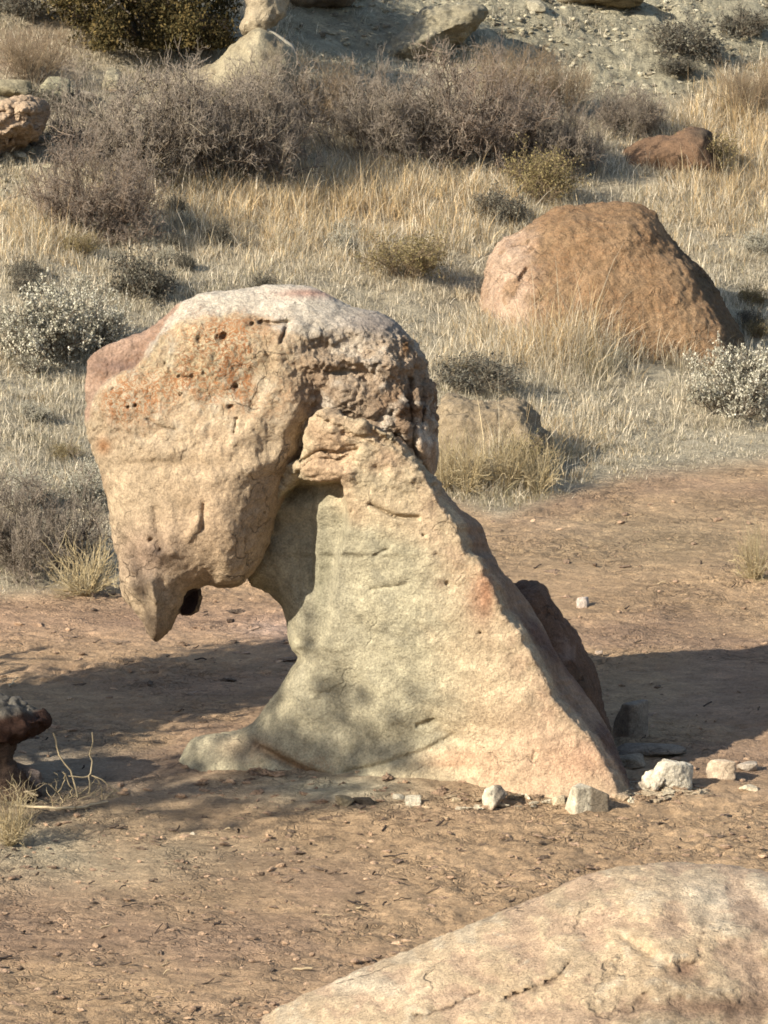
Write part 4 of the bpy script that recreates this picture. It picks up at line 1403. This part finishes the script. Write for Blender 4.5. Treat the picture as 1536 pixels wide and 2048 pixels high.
# ------------------------------------------------------------------ junipers
def juniper(p, wdt, hgt, seed, label, nclump=120, per=150, leaf=0.05, loose=1.0):
    r = np.random.default_rng(seed)
    e = empty('juniper_tree', p)
    tag(e, label, 'tree')
    net = twig_net(r, 7, 3, hgt * 0.75, 1.2, 0.75, 0.22, 6, 0.03 * hgt, 5, 0.06, 0.5)
    V_, Q_, c_ = net_mesh(net, r, BARK)
    mesh('trunk', V_, Q_, M_twig, e, None, c_)
    cen = np.concatenate([net[1][0][:, 2:].reshape(-1, 3), net[2][0][:, 2:].reshape(-1, 3)])
    th = r.uniform(0, 6.28, nclump)
    zz = r.uniform(0.0, 1.0, nclump)
    rr = wdt / 2 * np.sqrt(r.uniform(0.1, 1, nclump)) * np.sqrt(np.maximum(1 - (zz - 0.25) ** 2 * 1.3, 0.1))
    c2 = np.stack([np.cos(th) * rr, np.sin(th) * rr, zz * hgt], 1)
    Pt = (c2[:, None] + r.normal(size=(nclump, per, 3)) * np.array([0.085, 0.085, 0.11]) * wdt * loose * 0.8).reshape(-1, 3)
    tone = np.repeat(r.uniform(0.65, 1.3, nclump), per)
    Pt[:, 2] = np.maximum(Pt[:, 2], 0.03)
    JC = np.array([lin(116, 98, 46, KS), lin(96, 86, 42, KS), lin(136, 112, 54, KS), lin(84, 74, 38, KS)])
    V_, Q_, c_ = leaves(Pt, r, leaf, JC, asp=0.22, upb=0.9)
    c_ = c_ * np.repeat(tone, 4)[:, None]
    mesh('crown', V_, Q_, M_leaf, e, None, c_)
    return e


p, dist = ground(295, 95)
juniper(p, 400 * S * dist / D, 1.35, 5, 'dark olive juniper at the top left, standing behind the bare shrubs', 150, 420, 0.03, 0.62)
# the one whose shade dapples the rock's foot; it stands left of the view
juniper(np.array([-3.35, -0.05, float(height(-3.35, -0.05))]), 1.15, 2.4, 8, 'lone juniper just outside the view on the left, shading the path', 200, 150, 0.06)
plant_at = np.array([-6.07, -3.92, float(height(-6.07, -3.92))])
e = empty('sparse_tree', plant_at)
tag(e, 'thin half bare tree far outside the view on the left, dappling the rock foot', 'tree')
rt = np.random.default_rng(31)
tp = np.array([[0, 0, -0.1], [0.05, 0, 0.9], [0.0, 0.06, 1.8], [-0.05, 0.0, 2.7], [0, 0, 3.9 - plant_at[2]]])
V_, Q_, _ = tubes(tp[None], np.array([[0.09, 0.08, 0.07, 0.06, 0.045]]), 8)
mesh('trunk', V_, Q_, M_twig, e, None, np.tile(BARK[0], (len(V_), 1)))
V_, Q_, c_ = net_mesh(twig_net(rt, 16, 3, 1.1, 0.7, 1.2, 0.2, 6, 0.022, 5, 0.05, 0.5), rt, BARK)
V_ = V_ * np.array([0.75, 0.75, 0.62]) + np.array([0, 0, float(3.72 - plant_at[2])])
mesh('branches', V_, Q_, M_twig, e, None, c_)
P_ = V_[rt.integers(0, len(V_), 330)]
V_, Q_, c_ = leaves(P_, rt, 0.09, DARKSAGE, asp=0.4)
mesh('leaves', V_, Q_, M_leaf, e, None, c_)

# ------------------------------------------------------------------ grass
r = np.random.default_rng(99)
N = 50000
gx = r.uniform(-3.6, 3.9, N)
gy = r.uniform(1.5, 18.5, N)
gx = gx * (0.55 + 0.45 * (gy + 15) / 33)
gz = height(gx, gy)
gu, gv = project(gx, gy, gz)
pdv = path_d(gu, gv)
cl = sdpoly(gu, gv, CLAY)
pat = n2(gx, gy, 0.8, 3, 501)
pat2 = n2(gx, gy, 2.2, 3, 511)
dens = sstep(12, -25, pdv + 22 * pat2) * (1 - 0.93 * sstep(10, -30, cl + 30 * pat2))
dens *= 0.35 + 0.65 * sstep(-0.4, 0.1, pat2)
dens *= 1 - 0.85 * gauss(gu, gv, 1210, 540, 180, 50)
dens *= 1 - 0.7 * gauss(gu, gv, 1190, 385, 120, 16)
keep = r.uniform(0, 1, N) < dens
gx, gy, gz, gu, gv, pat, pat2, pdv = (q[keep] for q in (gx, gy, gz, gu, gv, pat, pat2, pdv))
gold = np.clip(1.0 * gauss(gu, gv, 700, 420, 420, 95) + gauss(gu, gv, 1480, 300, 150, 160) + 0.9 * gauss(gu, gv, 1130, 690, 170, 50) + 0.6 * gauss(gu, gv, 1060, 900, 170, 60) + 0.5 * gauss(gu, gv, 60, 470, 140, 80) + 0.2 * pat, 0, 1)
tall = np.clip(0.8 * gold + 2.0 * gauss(gu, gv, 985, 960, 130, 40) + 1.4 * gauss(gu, gv, 1180, 720, 220, 36), 0, 2.2)
short = sstep(-130, 0, pdv)
GOLD = np.array([lin(208, 178, 122, 1.15), lin(196, 164, 108, 1.15), lin(222, 196, 144, 1.15), lin(180, 150, 104, 1.15)])
PALE = np.array([lin(214, 198, 164, 1.15), lin(194, 180, 148, 1.15), lin(172, 158, 128, 1.15), lin(228, 212, 180, 1.15), lin(146, 134, 110, 1.15)])
DULL = np.array([lin(140, 130, 96, 1.15), lin(124, 116, 88, 1.15), lin(158, 146, 104, 1.15)])
nb = r.integers(8, 34, len(gx))
rep = np.repeat(np.arange(len(gx)), nb)
B = len(rep)
az = r.uniform(0, 2 * math.pi, B)
rad = np.abs(r.normal(size=B)) * 0.04
bx = gx[rep] + np.cos(az) * rad
by = gy[rep] + np.sin(az) * rad
bz = height(bx, by, False) - 0.015
hh = (0.048 + 0.10 * tall[rep]) * (1 + 0.5 * pat2[rep]) * (1 - 0.55 * short[rep]) * r.lognormal(0, 0.35, B) * (0.75 + 0.5 * r.uniform(0, 1, len(gx))[rep])
long_ = r.uniform(0, 1, B) < 0.02 * (1 - short[rep])
hh = np.where(long_, hh * 1.7, hh)
lean = np.abs(r.normal(size=B)) * 0.5 + 0.10
az2 = az + r.normal(size=B) * 0.6
dx, dy = np.cos(az2), np.sin(az2)
wd = r.uniform(0.0012, 0.0027, B)
px_, py_ = np.cos(az2 + r.normal(size=B) * 0.9 + 1.57), np.sin(az2 + r.normal(size=B) * 0.9 + 1.57)
LV = []
for f in (0.0, 0.4, 0.75, 1.0):
    bend = lean * f ** 1.8
    zz = hh * (f - 0.35 * np.minimum(lean, 1.2) * f * f)
    cx, cy, cz = bx + dx * bend * hh, by + dy * bend * hh, bz + zz
    ww = wd * (1 - 0.75 * f)
    if f < 1:
        LV.append(np.stack([cx - px_ * ww, cy - py_ * ww, cz], 1))
        LV.append(np.stack([cx + px_ * ww, cy + py_ * ww, cz], 1))
    else:
        LV.append(np.stack([cx, cy, cz], 1))
GV = np.stack(LV, 1).reshape(-1, 3)
b0 = np.arange(B) * 7
GQ = np.concatenate([np.stack([b0, b0 + 1, b0 + 3, b0 + 2], 1), np.stack([b0 + 2, b0 + 3, b0 + 5, b0 + 4], 1)])
GT = np.stack([b0 + 4, b0 + 5, b0 + 6], 1)
pick = r.uniform(0, 1, B)
cg = GOLD[r.integers(0, len(GOLD), B)]
cp = PALE[r.integers(0, len(PALE), B)]
cd = DULL[r.integers(0, len(DULL), B)]
isg = pick < gold[rep] * 0.62
dull = r.uniform(0, 1, B) < (0.05 + 0.3 * sstep(0.15, 0.5, pat2[rep]) + 0.15 * short[rep])
gc = np.where(isg[:, None], cg, np.where(dull[:, None], cd, cp)) * r.uniform(0.7, 1.25, (B, 1)) * r.uniform(0.75, 1.15, len(gx))[rep][:, None]
gc = np.repeat(gc, 7, 0)
tag(mesh('grass', GV, [GQ, GT], M_grass, col=gc, smooth=True), 'dry pale and golden grass covering the slope behind the rock', 'grass', kind='stuff')

# ------------------------------------------------------------------ clods and litter on the bare soil
r = np.random.default_rng(123)


def scatter(n, uvbox, size, cols, seed, flat=0.45, mask=None, lumpy=False, pts_in=None):
    r = np.random.default_rng(seed)
    u = r.uniform(uvbox[0], uvbox[1], n)
    v = r.uniform(uvbox[2], uvbox[3], n)
    pts = grounds(u, v)
    if pts_in is not None:
        pts = pts_in
    if mask is not None:
        k = mask(u, v, pts)
        pts = pts[k]
    Vi, Fi = ICO3 if lumpy else ICO2
    m_ = len(pts)
    sz = size * np.minimum(r.lognormal(0, 0.55, m_), 2.2)
    L = np.repeat(Vi[None], m_, 0)
    kx = r.normal(size=(m_, 6, 3))
    kx /= np.linalg.norm(kx, axis=2, keepdims=True)
    q = np.maximum(np.einsum('vk,mpk->mvp', Vi, kx), 0) / r.uniform(0.45, 1, (m_, 1, 6))
    L = L / np.maximum((q ** 6).sum(2) ** (1 / 6), 0.7)[..., None]
    if lumpy:                                                # crumbly, spread out shapes rather than pebbles
        L = L * (1 + 1.1 * fbm((L / np.maximum(np.linalg.norm(L, axis=2, keepdims=True), 1e-6) + 7.0 * np.arange(m_)[:, None, None]).reshape(-1, 3), 2.2, 3, 601).reshape(m_, -1, 1)) * np.array([1.6, 1, 1])
    st = np.stack([r.uniform(0.8, 1.6, m_), r.uniform(0.6, 1.2, m_), r.uniform(0.5, 1.1, m_) * flat], 1)
    L = L * (st * sz[:, None])[:, None]
    a_ = r.normal(size=m_) * 0.6
    ca, sa = np.cos(a_)[:, None], np.sin(a_)[:, None]
    L = np.stack([L[..., 0] * ca - L[..., 1] * sa, L[..., 0] * sa + L[..., 1] * ca, L[..., 2]], -1)
    L = L + pts[:, None] + np.array([0, 0, 0.15]) * sz[:, None, None] * flat
    c_ = cols[r.integers(0, len(cols), m_)] * r.uniform(0.8, 1.2, (m_, 1))
    F_ = (Fi[None] + (np.arange(m_) * len(Vi))[:, None, None]).reshape(-1, 3)
    return L.reshape(-1, 3), F_, np.repeat(c_, len(Vi), 0)


SOILC = np.array([lin(176, 142, 106, KG), lin(160, 128, 95, KG), lin(150, 120, 90, KG), lin(134, 108, 82, KG)])
DARKC = np.array([lin(130, 106, 82, KG), lin(104, 86, 68, KG), lin(148, 120, 92, KG)])
CLAYC = np.array([lin(166, 154, 120, KG), lin(146, 134, 104, KG), lin(178, 166, 134, KG), lin(126, 114, 90, KG)])


def join(parts):
    Vs, Fs, Cs, off = [], [], [], 0
    for V_, F_, c_ in parts:
        Vs.append(V_)
        Fs.append(F_ + off)
        Cs.append(c_)
        off += len(V_)
    return np.concatenate(Vs), np.concatenate(Fs), np.concatenate(Cs)


V_, F_, c_ = join([scatter(1500, (-60, 1600, 1590, 2080), 0.0055, SOILC, 1, 0.7), scatter(420, (-60, 1500, 1630, 2080), 0.0055, DARKC, 2, 0.7, lumpy=True), scatter(90, (360, 960, 1525, 1606), 0.007, SOILC, 12, 0.7, lumpy=True), scatter(130, (1180, 1420, 1560, 1602), 0.008, np.array([lin(232, 212, 172, KS), lin(206, 180, 140, KS), lin(182, 148, 110, KS)]), 18, 0.8, lumpy=True), scatter(60, (780, 1180, 1590, 1618), 0.006, np.array([lin(232, 212, 172, KS), lin(206, 176, 132, KS), lin(182, 148, 110, KS)]), 19, 0.8, lumpy=True), scatter(120, (-60, 1600, 1060, 1500), 0.009, DARKC, 8, 0.6, mask=lambda u, v, p: path_d(u, v) > 30, lumpy=True), scatter(600, (-60, 1600, 1000, 1600), 0.007, SOILC, 3, 0.7, mask=lambda u, v, p: path_d(u, v) > 10)])
tag(mesh('clods', V_, F_, M_stone, col=c_, mask=np.zeros((len(V_), 3)), smooth=False), 'loose clods and crumbs of soil and stone strewn over the path', 'debris', kind='stuff')
V_, F_, c_ = join([scatter(2600, (560, 1600, -20, 240), 0.009, CLAYC, 4, 0.8, mask=lambda u, v, p: sdpoly(u, v, CLAY) < 25), scatter(160, (-40, 160, 250, 420), 0.02, CLAYC, 5, 0.8)])
tag(mesh('rubble', V_, F_, M_stone, col=c_, mask=np.zeros((len(V_), 3)), smooth=False), 'grey rubble scattered over the bare clay slope', 'rubble', kind='stuff')
# pale chips lying on the foreground slab
slab = bpy.data.objects['foreground_slab']
nv = len(slab.data.vertices)
sv = np.empty(nv * 3, np.float32)
slab.data.vertices.foreach_get('co', sv)
sn_ = np.empty(nv * 3, np.float32)
slab.data.vertices.foreach_get('normal', sn_)
sv = sv.reshape(-1, 3) + np.array(slab.location)
su, sv2 = project(sv[:, 0], sv[:, 1], sv[:, 2])
up_ok = sn_.reshape(-1, 3)[:, 2] > 0.55
wgt = up_ok * (gauss(su, sv2, 1380, 1990, 230, 60) + 0.4 * gauss(su, sv2, 1000, 1960, 90, 25) + 0.5 * gauss(su, sv2, 1420, 1800, 150, 40) + 0.03)
pk = RNG.choice(nv, 330, p=wgt / wgt.sum())
SLABP = sv[pk]
V_, F_, c_ = scatter(330, (0, 10, 1700, 1710), 0.0055, np.array([lin(238, 216, 178, KG), lin(214, 186, 146, KG), lin(190, 154, 122, KG), lin(150, 118, 92, KG)]), 17, 0.6, pts_in=SLABP)
tag(mesh('chips', V_, F_, M_stone, col=c_, mask=np.zeros((len(V_), 3)), smooth=False), 'pale stone chips scattered on the foreground slab', 'chips', kind='stuff')
# bits of dead stalk on the soil
n = 150
u = r.uniform(-40, 1580, n)
v = np.where(r.uniform(0, 1, n) < 0.75, r.uniform(1620, 2070, n), r.uniform(1080, 1600, n))
pts = grounds(u, v)
az = r.normal(size=n) * 0.7
ln = r.lognormal(math.log(0.035), 0.5, n)
P = np.stack([pts + np.stack([np.cos(az) * ln * f, np.sin(az) * ln * f, 0.006 + 0.004 * r.uniform(0, 1, n) + 0.006 * math.sin(f * 3)], 1) for f in np.linspace(-0.5, 0.5, 5)], 1)
P += r.normal(size=P.shape) * 0.0018
V_, Q_, bi = tubes(P, np.full((n, 5), 0.0028) * r.uniform(0.6, 1.6, (n, 1)), 4)
cc = np.array([lin(92, 76, 62, KS), lin(120, 98, 76, KS), lin(70, 58, 50, KS), lin(190, 164, 120, KS)])[r.choice(4, n, p=[0.4, 0.25, 0.25, 0.1])]
tag(mesh('litter', V_, Q_, M_twig, col=cc[bi]), 'short bits of dead stalk strewn over the soil', 'litter', kind='stuff')
